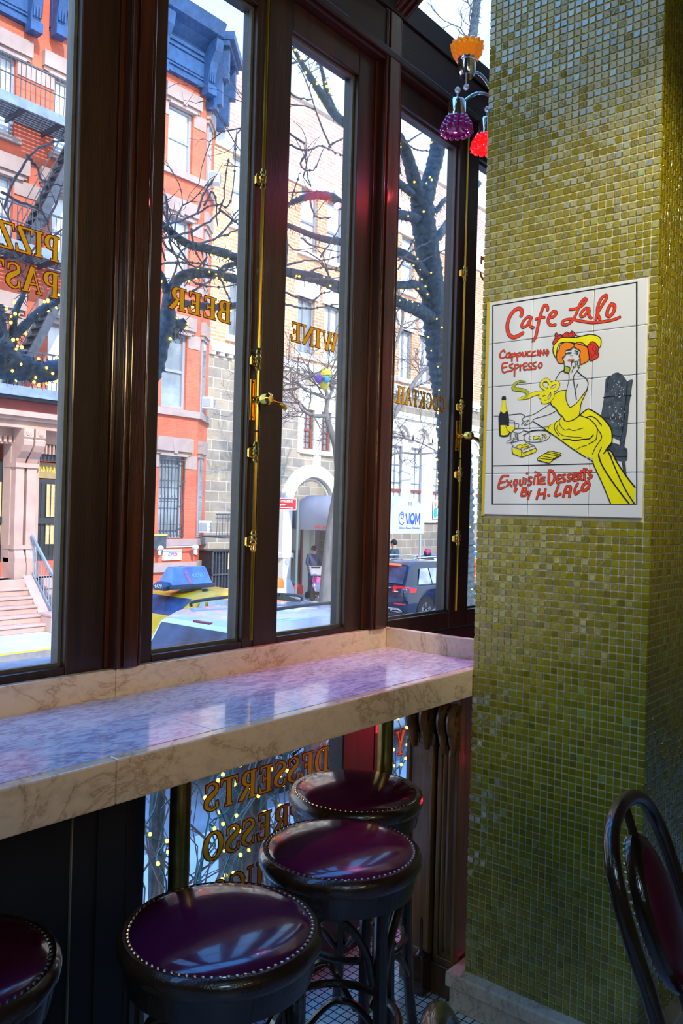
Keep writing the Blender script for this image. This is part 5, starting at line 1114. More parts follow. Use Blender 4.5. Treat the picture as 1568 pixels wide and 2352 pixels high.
# sun-fleck light thrown back by the windows of the house behind us
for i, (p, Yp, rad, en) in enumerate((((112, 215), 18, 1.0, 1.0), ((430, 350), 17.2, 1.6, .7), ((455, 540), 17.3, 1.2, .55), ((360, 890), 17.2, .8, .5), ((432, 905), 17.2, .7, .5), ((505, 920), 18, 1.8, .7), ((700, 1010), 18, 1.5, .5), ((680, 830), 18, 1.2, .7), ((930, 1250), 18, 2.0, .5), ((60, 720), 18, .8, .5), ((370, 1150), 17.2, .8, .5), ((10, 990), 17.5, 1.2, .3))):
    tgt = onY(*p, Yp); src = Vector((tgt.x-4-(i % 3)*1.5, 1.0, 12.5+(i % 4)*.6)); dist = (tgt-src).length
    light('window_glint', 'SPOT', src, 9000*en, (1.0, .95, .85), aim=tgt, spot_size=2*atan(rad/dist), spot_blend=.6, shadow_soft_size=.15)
# ================================================================== TREES
BARKW = mat('cable_wrapped_bark', (.035, .058, .080), .8, col2=(.10, .135, .16), vscale=25, bump=.8, bscale=70)
BARK = mat('grey_bark', (.20, .19, .18), .9, var=.35, vscale=9, bump=.9, bscale=30, stretch=(1, 1, .25))
TWIG = mat('grey_brown_twig', (.15, .12, .12), .8, var=.3, vscale=14)
BULB = mat('warm_fairy_bulb', (1, .6, .1), .4, emit=(1.0, .62, .06), estr=5.0)
CABLE = mat('teal_cable', (.03, .16, .20), .5)
def P(p): return onY(p[0], p[1], p[2])
class Tree:
    def __init__(s, seed): s.r = random.Random(seed); s.limb = MB(); s.twig = MB(); s.bulb = MB(); s.cable = MB(); s.fuzz = MB(); s.nb = 0
    def limb_(s, pts, r, wrap=True, bulbs=0, fuzz=0):
        q = smoothpts([tuple(P(p)) for p in pts], 6); n = len(q)
        R = list(np.interp(np.linspace(0, 1, n), np.linspace(0, 1, len(r)), r)) if isinstance(r, list) else [r]*n
        # finer rings so that the wrapping cords show
        if wrap:
            V = [Vector(p) for p in q]; L_n = sum((b-a).length for a, b in zip(V, V[1:])); k = max(n, int(L_n/.022)); 
            cum = [0]
            for a, b in zip(V, V[1:]): cum.append(cum[-1]+(b-a).length)
            u = np.linspace(0, cum[-1], k); xs = [np.interp(u, cum, [v[i] for v in V]) for i in range(3)]; RR = np.interp(u, cum, R)
            q = [tuple(x) for x in zip(*xs)]; R = [float(rr)*(1+.045*sin(i*1.7)+s.r.uniform(-.05, .05)) for i, rr in enumerate(RR)]
        s.limb.tube(q, R, 9)
        V = [Vector(p) for p in q]
        for _ in range(bulbs):
            i = s.r.randrange(len(V)); c = V[i]; d = Vector((s.r.gauss(0, 1), s.r.gauss(0, 1), s.r.gauss(0, 1))).normalized()
            p = c+d*(R[i]*1.08+.008)
            s.bulb.bulb(p, s.r.uniform(.0075, .0115))
        for _ in range(fuzz*2):
            i = s.r.randrange(len(V)); c = V[i]; d = Vector((s.r.gauss(0, 1), s.r.gauss(0, 1), s.r.gauss(-.2, 1))).normalized()
            s.fuzz.tube([c+d*R[i]*.9, c+d*(R[i]+s.r.uniform(.01, .05))+Vector((0, 0, -.01))], [.004, .002], 3)
        return V
    def thin(s, pts, r0=.012, r1=.005):
        q = smoothpts([tuple(P(p)) for p in pts], 4); n = len(q); q = [tuple(Vector(p)+Vector((s.r.uniform(-.008, .008), 0, s.r.uniform(-.008, .008)))) for p in q]
        s.twig.tube(q, [r0+(r1-r0)*i/(n-1) for i in range(n)], 5)
        for p in q[1:-1]:
            if s.r.random() < .35: s.twig.ball(p, r0*1.25, 5, 3)
        return [Vector(p) for p in q]
    def grow(s, p, d, Ln, r, depth, spread=.55):
        p = Vector(p); pts = [p]; dd = Vector(d).normalized(); n = 4
        for i in range(n):
            dd = (dd+Vector((s.r.gauss(0, .22), s.r.gauss(0, .22), s.r.gauss(.02, .22)))).normalized(); p = p+dd*Ln/n; pts.append(p)
            if depth > 0 and s.r.random() < .75:
                a = Vector((s.r.gauss(0, 1), s.r.gauss(0, 1), s.r.gauss(0, 1))).normalized(); s.grow(p, dd+a*spread*1.6, Ln*s.r.uniform(.45, .75), r*.62, depth-1, spread)
        s.twig.tube(pts, [r*(1-.13*i) for i in range(n+1)], 4)
    def build(s, name, label, loc, lm):
        t = thing(name, label, 'tree', loc, 'street trees')
        if s.limb.v: s.limb.build('trunk', lm, t, smooth=True, angle=80)
        if s.twig.v: s.twig.build('twigs', TWIG, t)
        if s.fuzz.v: tag(s.fuzz.build('cord_ends', BARKW, t), kind='stuff')
        if s.bulb.v: tag(s.bulb.build('fairy_lights', BULB, t, local=False), 'strings of warm yellow fairy lights', kind='stuff')
        return t
a = Tree(11); Y = 4.9
def y_(lst, Y): return [(p[0], p[1], p[2] if len(p) > 2 else Y) for p in lst]
a.limb_(y_([(1052, 1640), (1050, 1400), (1048, 1150), (1040, 960), (1012, 800), (998, 700), (985, 600), (973, 510), (968, 430)], Y), [.24, .21, .20, .19, .165, .135, .135, .13, .12], bulbs=150, fuzz=160)
a.limb_(y_([(966, 470), (950, 410), (932, 350), (905, 300), (880, 240), (850, 150)], Y), [.10, .075, .06, .06, .05, .04], bulbs=26, fuzz=50)
a.limb_(y_([(972, 470), (988, 410), (1003, 350), (1010, 290), (1016, 220), (1030, 120)], Y), [.10, .085, .085, .08, .075, .06], bulbs=18, fuzz=40)
a.limb_(y_([(1024, 150), (1068, 120), (1084, 85), (1090, 45), (1096, -10), (1100, -60)], 4.4), [.05, .05, .05, .045, .04, .03], fuzz=60)
for q_ in ((1085, 85), (1090, 45), (1078, 100), (1094, 10)): a.grow(P((q_[0], q_[1], 4.4)), (-.6, 0, .5), .35, .009, 2)
for pts, r, b in (([(985, 640), (950, 600), (915, 580), (885, 575), (820, 560), (740, 548), (655, 515)], [.06, .05, .05, .045, .04, .03, .02], 14), ([(1000, 700), (955, 655), (935, 655), (900, 655), (860, 650)], [.05, .045, .045, .04, .04], 22), ([(1015, 745), (960, 712), (930, 700), (895, 685), (850, 675), (790, 664), (730, 640), (690, 632), (640, 620)], [.08, .07, .06, .055, .055, .055, .05, .045, .035], 50),
     ([(970, 505), (930, 495), (900, 492), (840, 480), (790, 475), (762, 452), (715, 450), (660, 468)], [.055, .05, .045, .04, .04, .038, .034, .02], 16), ([(968, 460), (940, 440), (915, 420), (885, 400)], [.045, .04, .04, .035], 10), ([(980, 500), (1005, 480), (1020, 460), (1040, 452), (1070, 450)], [.04, .03, .028, .026, .02], 3),
     ([(990, 560), (1012, 535), (1030, 510), (1060, 470), (1100, 420)], [.06, .045, .045, .04, .03], 8), ([(850, 150), (880, 300), (840, 330), (800, 290), (768, 262), (735, 212), (700, 158), (672, 108)], [.02, .03, .04, .042, .04, .034, .026, .014], 20), ([(775, 275), (752, 215), (740, 165), (725, 110)], [.03, .024, .017, .006], 10), ([(905, 300), (880, 350), (925, 330), (912, 360), (920, 400)], [.02, .03, .03, .02, .01], 8)): a.limb_(y_(pts, Y), r, bulbs=b, fuzz=len(pts)*9)
a.limb_(y_([(1010, 905), (1011, 980), (1008, 1050), (1010, 1120), (1008, 1190)], 4.7), [.018, .02, .018, .025, .012], bulbs=40, fuzz=60)
for pts in ([(655, 610), (700, 600), (745, 600), (785, 585)], [(655, 612), (660, 560), (655, 500), (670, 460), (680, 420), (690, 395)], [(735, 605), (760, 620), (785, 612)], [(710, 628), (735, 615), (785, 625)], [(650, 670), (690, 685), (720, 690), (745, 672), (785, 665)], [(648, 695), (690, 708), (740, 705), (785, 695)], [(700, 640), (745, 640), (790, 638)], [(735, 590), (760, 555), (785, 510)], [(690, 545), (720, 565), (780, 580)], [(712, 455), (720, 490), (735, 500), (760, 500)],
        [(660, 330), (700, 345), (740, 335), (770, 350), (795, 360)], [(705, 350), (690, 380), (720, 390), (745, 340)], [(640, 205), (690, 225), (720, 230)], [(672, 145), (700, 138), (715, 130)], [(755, 335), (790, 315)], [(920, 320), (950, 340), (990, 350)], [(930, 330), (960, 310), (985, 290)], [(915, 600), (950, 575), (975, 560), (1020, 540)], [(915, 590), (960, 600), (1000, 585), (1030, 570)], [(915, 620), (945, 560), (955, 540)]): a.thin(y_(pts, Y-.1), .010, .004)
for p, d, l, dp in (((790, 470), (-1, 0, .3), .7, 2), ((780, 660), (-1, .1, .4), .6, 2), ((700, 330), (-1, 0, .2), .8, 3), ((760, 340), (-.8, 0, .5), .7, 2), ((770, 160), (-.4, 0, 1), .6, 2), ((920, 480), (-.6, 0, .6), .6, 2), ((920, 250), (.3, 0, .8), .5, 2), ((930, 700), (-.7, 0, -.5), .6, 2), ((1030, 480), (.6, 0, .7), .5, 2), ((660, 460), (-.6, 0, .7), .6, 2)): a.grow(P((p[0], p[1], Y)), d, l, .011, dp)
a.build('street_tree', 'big fairy lit street tree with forking trunk behind the pane lettered COCKTAIL', P((1052, 1640, Y)).xyz*1, BARKW)
b = Tree(5); Y = 4.7
b.limb_(y_([(270, 1640), (275, 1400), (280, 1200), (290, 1000), (310, 900), (345, 850), (368, 790), (384, 740), (386, 700), (396, 660), (425, 632), (480, 628), (530, 640), (570, 645)], Y), [.15, .13, .12, .11, .10, .09, .062, .06, .05, .042, .04, .036, .03, .024], bulbs=70, fuzz=150)
b.limb_(y_([(388, 765), (405, 750), (422, 742)], Y), [.05, .045, .035], bulbs=6, fuzz=40)
b.limb_(y_([(395, 700), (372, 640), (355, 600), (340, 500)], Y), [.03, .028, .025, .02], bulbs=5, fuzz=14)
b.limb_(y_([(355, 500), (395, 535), (430, 560), (470, 570), (510, 580), (545, 592), (600, 600)], Y), [.022, .026, .03, .033, .034, .034, .03], bulbs=2, fuzz=60)
b.limb_(y_([(398, 690), (440, 700), (500, 705), (560, 700)], Y), [.03, .028, .028, .025], bulbs=14, fuzz=30)
b.limb_(y_([(500, 628), (520, 612), (545, 605)], Y), [.02, .022, .02], bulbs=6, fuzz=14)
b.limb_(y_([(320, 890), (230, 865), (145, 848), (95, 856), (45, 842), (5, 828), (-30, 800)], Y), [.085, .075, .062, .066, .085, .12, .13], bulbs=95, fuzz=180)
b.limb_(y_([(20, 840), (-10, 780), (-20, 700)], Y), [.10, .08, .07], bulbs=30, fuzz=40)
b.limb_(y_([(22, 800), (35, 770), (60, 745), (95, 712), (140, 688), (190, 660)], Y), [.03, .03, .028, .026, .02, .015], bulbs=26, fuzz=40)
b.limb_(y_([(28, 790), (32, 735), (40, 705), (52, 682), (60, 650)], Y), [.024, .022, .02, .016, .01], bulbs=12, fuzz=24)
for pts in ([(10, 480), (45, 390), (90, 340), (130, 324), (165, 328)], [(60, 355), (80, 380), (95, 410), (130, 425), (160, 430)], [(0, 440), (60, 470), (95, 488), (110, 515), (118, 545)], [(118, 548), (90, 560), (50, 590), (10, 605)], [(118, 548), (150, 520)], [(95, 488), (90, 455), (108, 430)], [(40, 605), (60, 650), (62, 690)], [(0, 560), (30, 580), (60, 610), (40, 640)], [(352, 535), (400, 512), (440, 498), (470, 480), (500, 470), (530, 462), (545, 300)],
        [(372, 545), (440, 532), (490, 500), (510, 470), (520, 400), (525, 360)], [(455, 490), (470, 440), (485, 420), (490, 410)], [(450, 562), (500, 545), (530, 535), (560, 520)], [(380, 450), (385, 520), (395, 570), (420, 620), (450, 650), (500, 660), (560, 650)], [(355, 530), (390, 575), (430, 600), (480, 610), (540, 625)], [(438, 525), (450, 580), (470, 610)], [(350, 605), (420, 605), (480, 620), (540, 630)], [(390, 690), (402, 620), (420, 575), (450, 560)], [(500, 630), (515, 660), (530, 695)], [(440, 670), (480, 645), (500, 630), (550, 612)], [(470, 470), (490, 440), (500, 520)], [(505, 480), (540, 510), (560, 515)]): b.thin(y_(pts, Y-.05), .0095, .004)
for p, d, l, dp in (((400, 540), (.4, 0, .8), .45, 2), ((430, 600), (-.5, 0, .5), .4, 2), ((500, 545), (.6, 0, .6), .4, 2), ((380, 600), (-.3, 0, .7), .4, 2), ((470, 560), (.1, 0, -.8), .4, 2), ((100, 520), (.5, .1, .6), .35, 2), ((60, 560), (-.5, .1, .5), .35, 1), ((140, 690), (.6, 0, .5), .3, 1)): b.grow(P((p[0], p[1], Y)), d, l, .009, dp)
b.build('street_tree', 'street tree with light wrapped low limbs seen through the panes lettered PASTA and BEER', P((270, 1640, Y)).xyz*1, BARKW)
c = Tree(21); Y = 15.3
c.limb_(y_([(752, 1420), (756, 1330), (768, 1200), (782, 1100)], Y), [.30, .26, .22, .16], wrap=False)
c.limb_(y_([(782, 1110), (772, 1030), (758, 985), (749, 950), (752, 915), (745, 890), (730, 875)], Y), [.15, .11, .09, .07, .055, .045, .03], wrap=False)
c.limb_(y_([(749, 955), (720, 955), (700, 945), (690, 935), (688, 920)], Y), [.06, .055, .05, .04, .03], wrap=False)
c.limb_(y_([(750, 915), (725, 905), (700, 895), (685, 880), (665, 875)], Y), [.045, .04, .035, .03, .02], wrap=False)
c.limb_(y_([(754, 920), (764, 890), (770, 860), (780, 840)], Y), [.04, .035, .025, .02], wrap=False)
for i in range(26):
    p = [(690, 930), (700, 942), (720, 955), (668, 876), (690, 885), (745, 890), (765, 890), (752, 915), (735, 875), (770, 870)][i % 10]
    c.grow(P((p[0]+random.uniform(-8, 8), p[1]+random.uniform(-6, 6), Y)), (random.choice((-1, -.8, -.4, .5)), random.uniform(-.5, .5), random.uniform(-.3, .6)), random.uniform(.9, 1.7), .022, 3, .5)
c.build('street_tree', 'small bare street tree across the street in front of the museum windows', P((752, 1420, Y)).xyz*1, BARK)
for q_, col_, nm, r_ in (((732, 870), (.16, .05, .50), 'purple', .13), ((746, 862), (.85, .72, .02), 'yellow', .19), ((744, 882), (.80, .66, .02), 'golden', .16), ((750, 872), (.02, .35, .60), 'blue', .10)):
    v = onY(*q_, 14.95-(.2 if nm == 'blue' else 0)); t = thing('balloon', nm+' balloon caught in the small bare tree before the museum', 'balloon', v, 'balloons in the bare tree')
    MB().lathe([(.001, -r_*1.15), (r_*.45, -r_*.85), (r_*.85, -r_*.3), (r_, .15*r_), (r_*.9, r_*.6), (r_*.5, r_*.93), (.001, r_)], (0, 0, 0), 16).build('skin', mat('balloon_'+nm, col_, .2, coat=.5), t, local=True, smooth=True)
    MB().lathe([(.001, -r_*1.12), (.03, -r_*1.24), (.001, -r_*1.2)], (0, 0, 0), 8).build('knot', mat('balloon_'+nm, col_, .2), t, local=True)
d = Tree(31); Y = 16.8
for pts, r in (([(860, 985), (900, 960), (940, 895), (965, 860), (990, 835), (1020, 800)], [.10, .09, .08, .07, .05, .03]), ([(905, 640), (925, 720), (910, 790), (885, 850), (860, 900)], [.03, .05, .05, .05, .05]), ([(880, 1055), (915, 1040), (960, 1043), (1000, 1040)], [.04, .035, .03, .02]), ([(870, 1000), (920, 1005), (960, 1015), (1000, 1035)], [.03, .03, .025, .02]), ([(880, 700), (905, 760), (930, 755), (955, 735)], [.03, .03, .025, .02])): d.limb_(y_(pts, Y), r, wrap=False)
for i in range(24):
    p = [(940, 895), (965, 860), (920, 750), (930, 1005), (960, 1043), (985, 840), (915, 1040), (905, 700)][i % 8]
    d.grow(P((p[0], p[1], Y)), (random.uniform(-1, 1), random.uniform(-.4, .4), random.uniform(-.3, .8)), random.uniform(.8, 1.3), .018, 3, .5)
d.limb_(y_([(872, 985), (870, 1150), (868, 1340), (868, 1362)], Y), [.12, .14, .16, .18], wrap=False)
d.build('street_tree', 'bare street tree behind the window post, branches across the white arcaded wall', P((868, 1362, Y)).xyz*1, BARK)
# shrubs with light strings right outside the low panes
HB = Tree(41)
rn = random.Random(9)
pl = thing('string_lit_shrub', 'leafless shrub hung with teal light cords and yellow bulbs outside the low window pane', 'shrub', (2.2, 2.35, ZG))
tw = MB(); bu = MB(); ca = MB(); stm = MB()
for i in range(230):
    x = rn.uniform(1.55, 4.0); y = rn.uniform(2.08, 2.75); z0 = rn.uniform(-1.0, .25); pts = [Vector((x, y, z0))]; dd = Vector((rn.gauss(0, .35), rn.gauss(0, .2), 1)).normalized()
    for k in range(6): dd = (dd+Vector((rn.gauss(0, .3), rn.gauss(0, .2), rn.gauss(0, .15)))).normalized(); pts.append(pts[-1]+dd*rn.uniform(.08, .16))
    tw.tube(pts, [.0055-.0006*k for k in range(7)], 4)
for i in range(44):
    x = rn.uniform(1.6, 3.9); y = rn.uniform(2.04, 2.5); z = 1.0; pts = [Vector((x, y, z))]
    for k in range(16):
        p = pts[-1]+Vector((rn.gauss(0, .035), rn.gauss(0, .02), -rn.uniform(.03, .10))); pts.append(p)
        if rn.random() < .42: q = p+Vector((rn.uniform(-.02, .02), -.015, rn.uniform(-.02, .02))); bu.ball(q, .0075, 6, 4); ca.tube([p, q], .004, 4)
    ca.tube(smoothpts([tuple(p) for p in pts], 3), .0036, 4)
for i, (x, r) in enumerate(((1.72, .035), (2.02, .03), (2.45, .075), (2.62, .04), (2.95, .05), (3.4, .04))):
    stm.tube([(x, 2.62, ZG), (x+.02, 2.6, -.3), (x-.02+rn.uniform(-.04, .04), 2.58, .4), (x+.03, 2.6, .85)], r, 9)
stm.build('dark_stems', BARKW, pl, smooth=True); tw.build('twigs', TWIG, pl); ca.build('light_cord', CABLE, pl); tag(bu.build('fairy_lights', BULB, pl), kind='stuff')
# ================================================================== CARS
TYRE = mat('tyre_rubber', (.015, .015, .016), .8); RIM = mat('silver_rim', (.62, .64, .67), .25, .9)
CGL = mat('dark_car_glass', (.030, .022, .040), .08, spec=.35, col2=(.06, .10, .20), vscale=3); CGS = mat('sky_painted_car_glass', (.10, .15, .20), .03, spec=1.0, coat=.8, col2=(.5, .58, .66), vscale=2.2)  # second glass has pale sky reflections painted into its colour
TAIL = mat('red_tail_lamp', (.55, .006, .012), .12, coat=.6, emit=(1, .02, .02), estr=.35); TAILW = mat('lamp_clear', (.75, .60, .55), .12, coat=.5)
BRK = mat('lit_brake_lamp', (1, .1, .05), .3, emit=(1, .10, .04), estr=3.0)
TRIMB = mat('black_car_trim', (.015, .016, .018), .4); PLATE = mat('number_plate', (.70, .72, .66), .4); CHR = CHROME
def wheel(m, x, y, r=.34, w=.22, side=-1):
    R = Matrix.Rotation(radians(90), 3, 'X')
    m.cur = 0; m.lathe([(r*.62, -w/2), (r*.95, -w/2), (r, -w*.35), (r, w*.35), (r*.95, w/2), (r*.62, w/2)], (x, y, r), 28, M=R)
    m.cur = 1; yo = y+side*w*.42
    m.lathe([(r*.66, -.01), (r*.66, .01), (r*.58, .02), (r*.56, .0)], (x, yo, r), 28, M=R); m.lathe([(.001, -.02), (.06, -.02), (.06, .02), (.001, .02)], (x, yo, r), 12, M=R)
    for k in range(5):
        a = 2*pi*k/5+.3
        for da in (-.10, .10): m.bar((x+.04*cos(a), yo, r+.04*sin(a)), (x+r*.62*cos(a+da), yo, r+r*.62*sin(a+da)), .045, .04, up=(0, 1, 0))
    m.cur = 2; m.lathe([(.001, 0), (r*.60, 0), (r*.60, .01), (.001, .01)], (x, yo-side*.05, r), 20, M=R)
def loft_car(par, paint, prof, hw):
    """body: stations (x, zlow, zbelt, half width low, half width belt); car points to +x, y is across"""
    rings = []
    for x, zl, zb, wl, wb in prof:
        zm = zl+(zb-zl)*.45
        rings.append([(x, -wl*.93, zl), (x, -wl, zl+.06), (x, -wl*1.0, zm), (x, -wb*.97, zb-.05), (x, -wb*.90, zb), (x, wb*.90, zb), (x, wb*.97, zb-.05), (x, wl, zm), (x, wl, zl+.06), (x, wl*.93, zl)])
    return MB().loft(rings).build('body', paint, par, local=True, smooth=True, angle=50, bevel=.012)
def cabin(par, paint, st):
    """cabin: stations (x, zbase, ztop, half width base, half width top)"""
    rings = []
    for x, zb, zt, wb, wt in st:
        rings.append([(x, -wb, zb), (x, -(wb*.35+wt*.65), zb+(zt-zb)*.62), (x, -wt, zt-.035 if zt-zb > .1 else zt), (x, -wt*.82, zt), (x, wt*.82, zt), (x, wt, zt-.035 if zt-zb > .1 else zt), (x, wb*.35+wt*.65, zb+(zt-zb)*.62), (x, wb, zb)])
    return MB().loft(rings).build('roof', paint, par, local=True, smooth=True, angle=45, bevel=.01)
def panel(par, name, m_, pts, th=.012, nrm=(0, -1, 0)):
    n = Vector(nrm)*th; return MB().prism([Vector(p) for p in pts], [Vector(p)+n for p in pts]).build(name, m_, par, local=True)
def suv(name, label, loc, paint, L=4.7, W=1.88, H=1.72, rails=CHR, light_rear=True):
    t = thing(name, label, 'car', loc, 'cars in the street'); h = W/2
    loft_car(t, paint, [(0, .42, .95, h*.86, h*.84), (.10, .30, 1.02, h*.97, h*.93), (.7, .24, 1.05, h, h*.97), (2.2, .24, 1.02, h, h*.97), (3.4, .24, 1.0, h, h*.95), (4.2, .28, .90, h*.97, h*.88), (L, .40, .70, h*.80, h*.74)], h)
    cabin(t, paint, [(.10, 1.0, 1.04, h*.86, h*.84), (.42, 1.0, H-.10, h*.90, h*.74), (.62, 1.0, H-.015, h*.91, h*.72), (1.6, 1.0, H, h*.92, h*.72), (2.55, .99, H-.06, h*.92, h*.72), (3.5, .98, 1.02, h*.90, h*.84)])
    yw = lambda z: -(h*.905-(h*.905-h*.735)*((z-1.0)/(H-1.05))**1.35)-.012
    for (xa, xb, xc, xd) in ((.60, 1.22, 1.16, .80), (1.27, 2.12, 2.06, 1.22), (2.17, 3.12, 2.52, 2.12)):
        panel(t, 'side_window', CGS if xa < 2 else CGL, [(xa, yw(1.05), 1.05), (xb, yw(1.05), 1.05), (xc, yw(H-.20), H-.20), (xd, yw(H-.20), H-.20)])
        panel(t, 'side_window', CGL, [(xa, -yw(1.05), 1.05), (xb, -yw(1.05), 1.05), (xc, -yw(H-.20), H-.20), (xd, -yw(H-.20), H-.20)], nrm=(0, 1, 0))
    panel(t, 'rear_window', CGL, [(.105, -h*.74, 1.07), (.105, h*.74, 1.07), (.385, h*.66, H-.15), (.385, -h*.66, H-.15)], th=.02, nrm=(-1, 0, .4))
    m = MB()
    for s in (-1, 1):
        m.tube(smoothpts([(.75, s*h*.62, H), (.85, s*h*.62, H+.06), (1.8, s*h*.63, H+.075), (2.55, s*h*.62, H+.02), (2.65, s*h*.62, H-.05)], 4), .020, 8)
    m.build('roof_rail', rails, t, local=True, smooth=True)
    m = MB()
    for x in (.86, 3.72):
        for s in (-1, 1): wheel(m, x, s*(h-.11), .35, .24, s)
    m.build('wheel', [TYRE, RIM, TRIMB], t, local=True, smooth=True, angle=30)
    m = MB()
    for x in (.86, 3.72):
        for s in (-1, 1):
            R = Matrix.Rotation(radians(90), 3, 'X'); m.lathe([(.001, -.02), (.40, -.02), (.40, .02), (.001, .02)], (x, s*(h-.012), .36), 28, M=R)
    m.build('wheel_arch', TRIMB, t, local=True, smooth=True)
    return t, h
NAVY = mat('navy_car_paint', (.008, .020, .060), .12, .3, coat=1.0); SILV = mat('white_silver_car_paint', (.70, .73, .78), .2, .1, coat=.8); BLU = mat('blue_car_paint', (.01, .06, .22), .15, .2, coat=1.0); YELC = mat('taxi_yellow_paint', (.95, .42, .010), .3, coat=.4)
# ---- navy car at the far curb
t, h = suv('car', 'navy blue car with lit red tail lamps parked by the museum canopy', (17.25, 13.00, ZR), NAVY, H=1.66)
for s in (-1, 1):
    o = MB().loft([[(-.02, s*h*.50, .86), (-.02, s*h*.52, 1.02), (.05, s*h*.52, 1.03), (.05, s*h*.5, .85)], [(.05, s*h*.86, .84), (.05, s*h*.86, 1.01), (.14, s*h*.86, 1.01), (.14, s*h*.86, .84)], [(.36, s*(h*1.005), .86), (.42, s*(h*1.0), .97), (.44, s*h*.93, .97), (.40, s*h*.93, .86)]]).build('tail_lamp', TAIL, t, local=True)
    MB().loft([[(-.025, s*h*.56, .87), (-.025, s*h*.56, .895), (.06, s*h*.56, .895), (.06, s*h*.56, .87)], [(.04, s*h*.87, .86), (.04, s*h*.87, .885), (.12, s*h*.87, .885), (.12, s*h*.87, .86)]]).build('reversing_strip', TAILW, o, local=True)
    MB().box(.035, .05, s*h*.62 if s > 0 else -h*.84, s*h*.84 if s > 0 else -h*.62, .925, .945).build('lit_element', BRK, o, local=True)
    MB().tube([(-.02, s*h*.45, .385), (-.03, s*h*.52, .42), (-.01, s*h*.75, .41), (0, s*h*.8, .37), (-.01, s*h*.72, .35), (-.02, s*h*.5, .36), (-.02, s*h*.45, .385)], .016, 6).build('exhaust_trim', CHR, t, local=True, smooth=True)
    MB().box(-.01, .05, min(s*h*.55, s*h*.9), max(s*h*.55, s*h*.9), .545, .575).build('reflector', TAIL, t, local=True)
MB().box(.30, .44, -.42, .42, 1.535, 1.575).build('high_brake_lamp', BRK, t, local=True)
MB().box(-.03, .02, -.70, .70, .42, .45).build('chrome_strip', CHR, t, local=True); MB().box(-.02, .0, -.40, .40, .96, .98).build('chrome_strip', CHR, t, local=True)
MB().box(-.03, -.005, -.16, .16, .74, .86).build('number_plate', PLATE, t, local=True)
MB().box(1.0, 3.0, -h-.004, -h+.02, 1.025, 1.045).build('window_strip', CHR, t, local=True)
MB().box(1.12, 1.30, -h-.03, -h, .88, .91).build('door_handle', CHR, t, local=True)
# ---- white car at the near curb, its back to us
t, h = suv('car', 'white silver car with roof rails and tilted dark rear window close outside the panes', (5.35, 6.72, ZR), SILV, L=4.6, W=1.86, H=1.78, rails=TRIMB)
MB().box(.42, .46, -.14, .14, 1.66, 1.70).build('high_brake_lamp', mat('unlit_red_lamp', (.28, .02, .05), .2), t, local=True)
for y in (-.42, .42): MB().bar((.40, y, 1.60), (.30, y+.03, 1.44), .03, .03).build('window_hinge', TRIMB, t, local=True)
MB().bar((.30, -.05, 1.42), (.27, .13, 1.40), .02, .03).build('painted_mirror_reflection', mat('window_blue', (.02, .2, .42), .2), t, local=True)  # solid blue bar stands in for a reflection in the rear window
m = MB()
for s in (-1, 1): m.loft([[(2.2, s*h*.60, 1.76), (2.2, s*h*.66, 1.76), (2.2, s*h*.66, 1.85), (2.2, s*h*.60, 1.85)], [(2.6, s*h*.60, 1.70), (2.6, s*h*.66, 1.70), (2.6, s*h*.66, 1.73), (2.6, s*h*.60, 1.73)]])
m.build('rail_foot', TRIMB, t, local=True)
# ---- yellow taxi in the lane
t = thing('taxi', 'yellow taxi with a blue advertising box on its roof, seen over the white car', 'taxi', (7.38, 10.9, ZR), 'cars in the street'); h = .91
loft_car(t, YELC, [(0, .40, .90, h*.84, h*.80), (.12, .28, .98, h*.97, h*.90), (.9, .22, 1.0, h, h*.95), (2.3, .22, .96, h, h*.96), (3.5, .22, .92, h, h*.94), (4.3, .28, .82, h*.95, h*.86), (4.75, .4, .62, h*.78, h*.70)], h)
H = 1.52
cabin(t, YELC, [(.55, .96, .99, h*.86, h*.80), (1.35, .96, H-.06, h*.90, h*.70), (1.75, .96, H, h*.90, h*.68), (2.5, .94, H-.02, h*.90, h*.68), (3.55, .92, .95, h*.86, h*.80)])
yw = lambda z: -(h*.885-(h*.885-h*.715)*((z-.96)/(H-1.0))**1.35)-.012
for (xa, xb, xc, xd) in ((1.05, 1.42, 1.42, 1.36), (1.46, 2.22, 2.2, 1.50), (2.27, 3.15, 2.62, 2.25)):
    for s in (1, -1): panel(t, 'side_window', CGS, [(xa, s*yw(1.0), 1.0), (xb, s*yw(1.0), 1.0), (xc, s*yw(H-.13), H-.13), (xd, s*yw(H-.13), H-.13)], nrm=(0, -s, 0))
panel(t, 'rear_window', CGL, [(.66, -h*.74, 1.03), (.66, h*.74, 1.03), (1.27, h*.62, H-.10), (1.27, -h*.62, H-.10)], nrm=(-.5, 0, .8))
m = MB()
for x in (.95, 3.75):
    for s in (-1, 1): wheel(m, x, s*(h-.11), .33, .21, s)
m.build('wheel', [TYRE, RIM, TRIMB], t, local=True, smooth=True, angle=30)
for s in (-1, 1): MB().box(-.02, .16, min(s*h*.50, s*h*.99), max(s*h*.50, s*h*.99), .72, .90).build('tail_lamp', TAIL, t, local=True, bevel=.02)
MB().box(-.03, .02, -.45, .45, .60, .72).build('boot_strip', TAILW, t, local=True)
MB().lathe([(.001, .03), (.05, .03), (.06, 0), (.001, 0)], (1.75, -.35, H), 12).build('roof_vent', TRIMB, t, local=True)
bx = thing('roof_advert_box', 'blue advertising box with small pale lettering on the yellow taxi roof', 'taxi sign', (8.98, 10.9, ZR+H+.0))
ADV = mat('blue_advert_print', (.05, .12, .42), .25, col2=(.10, .30, .66), vscale=3, coat=.5); DRK = mat('dark_blue_box', (.04, .06, .12), .35)
q = lambda w, x0, x1, z: [(x0, -w, z), (x1, -w, z), (x1, w, z), (x0, w, z)]
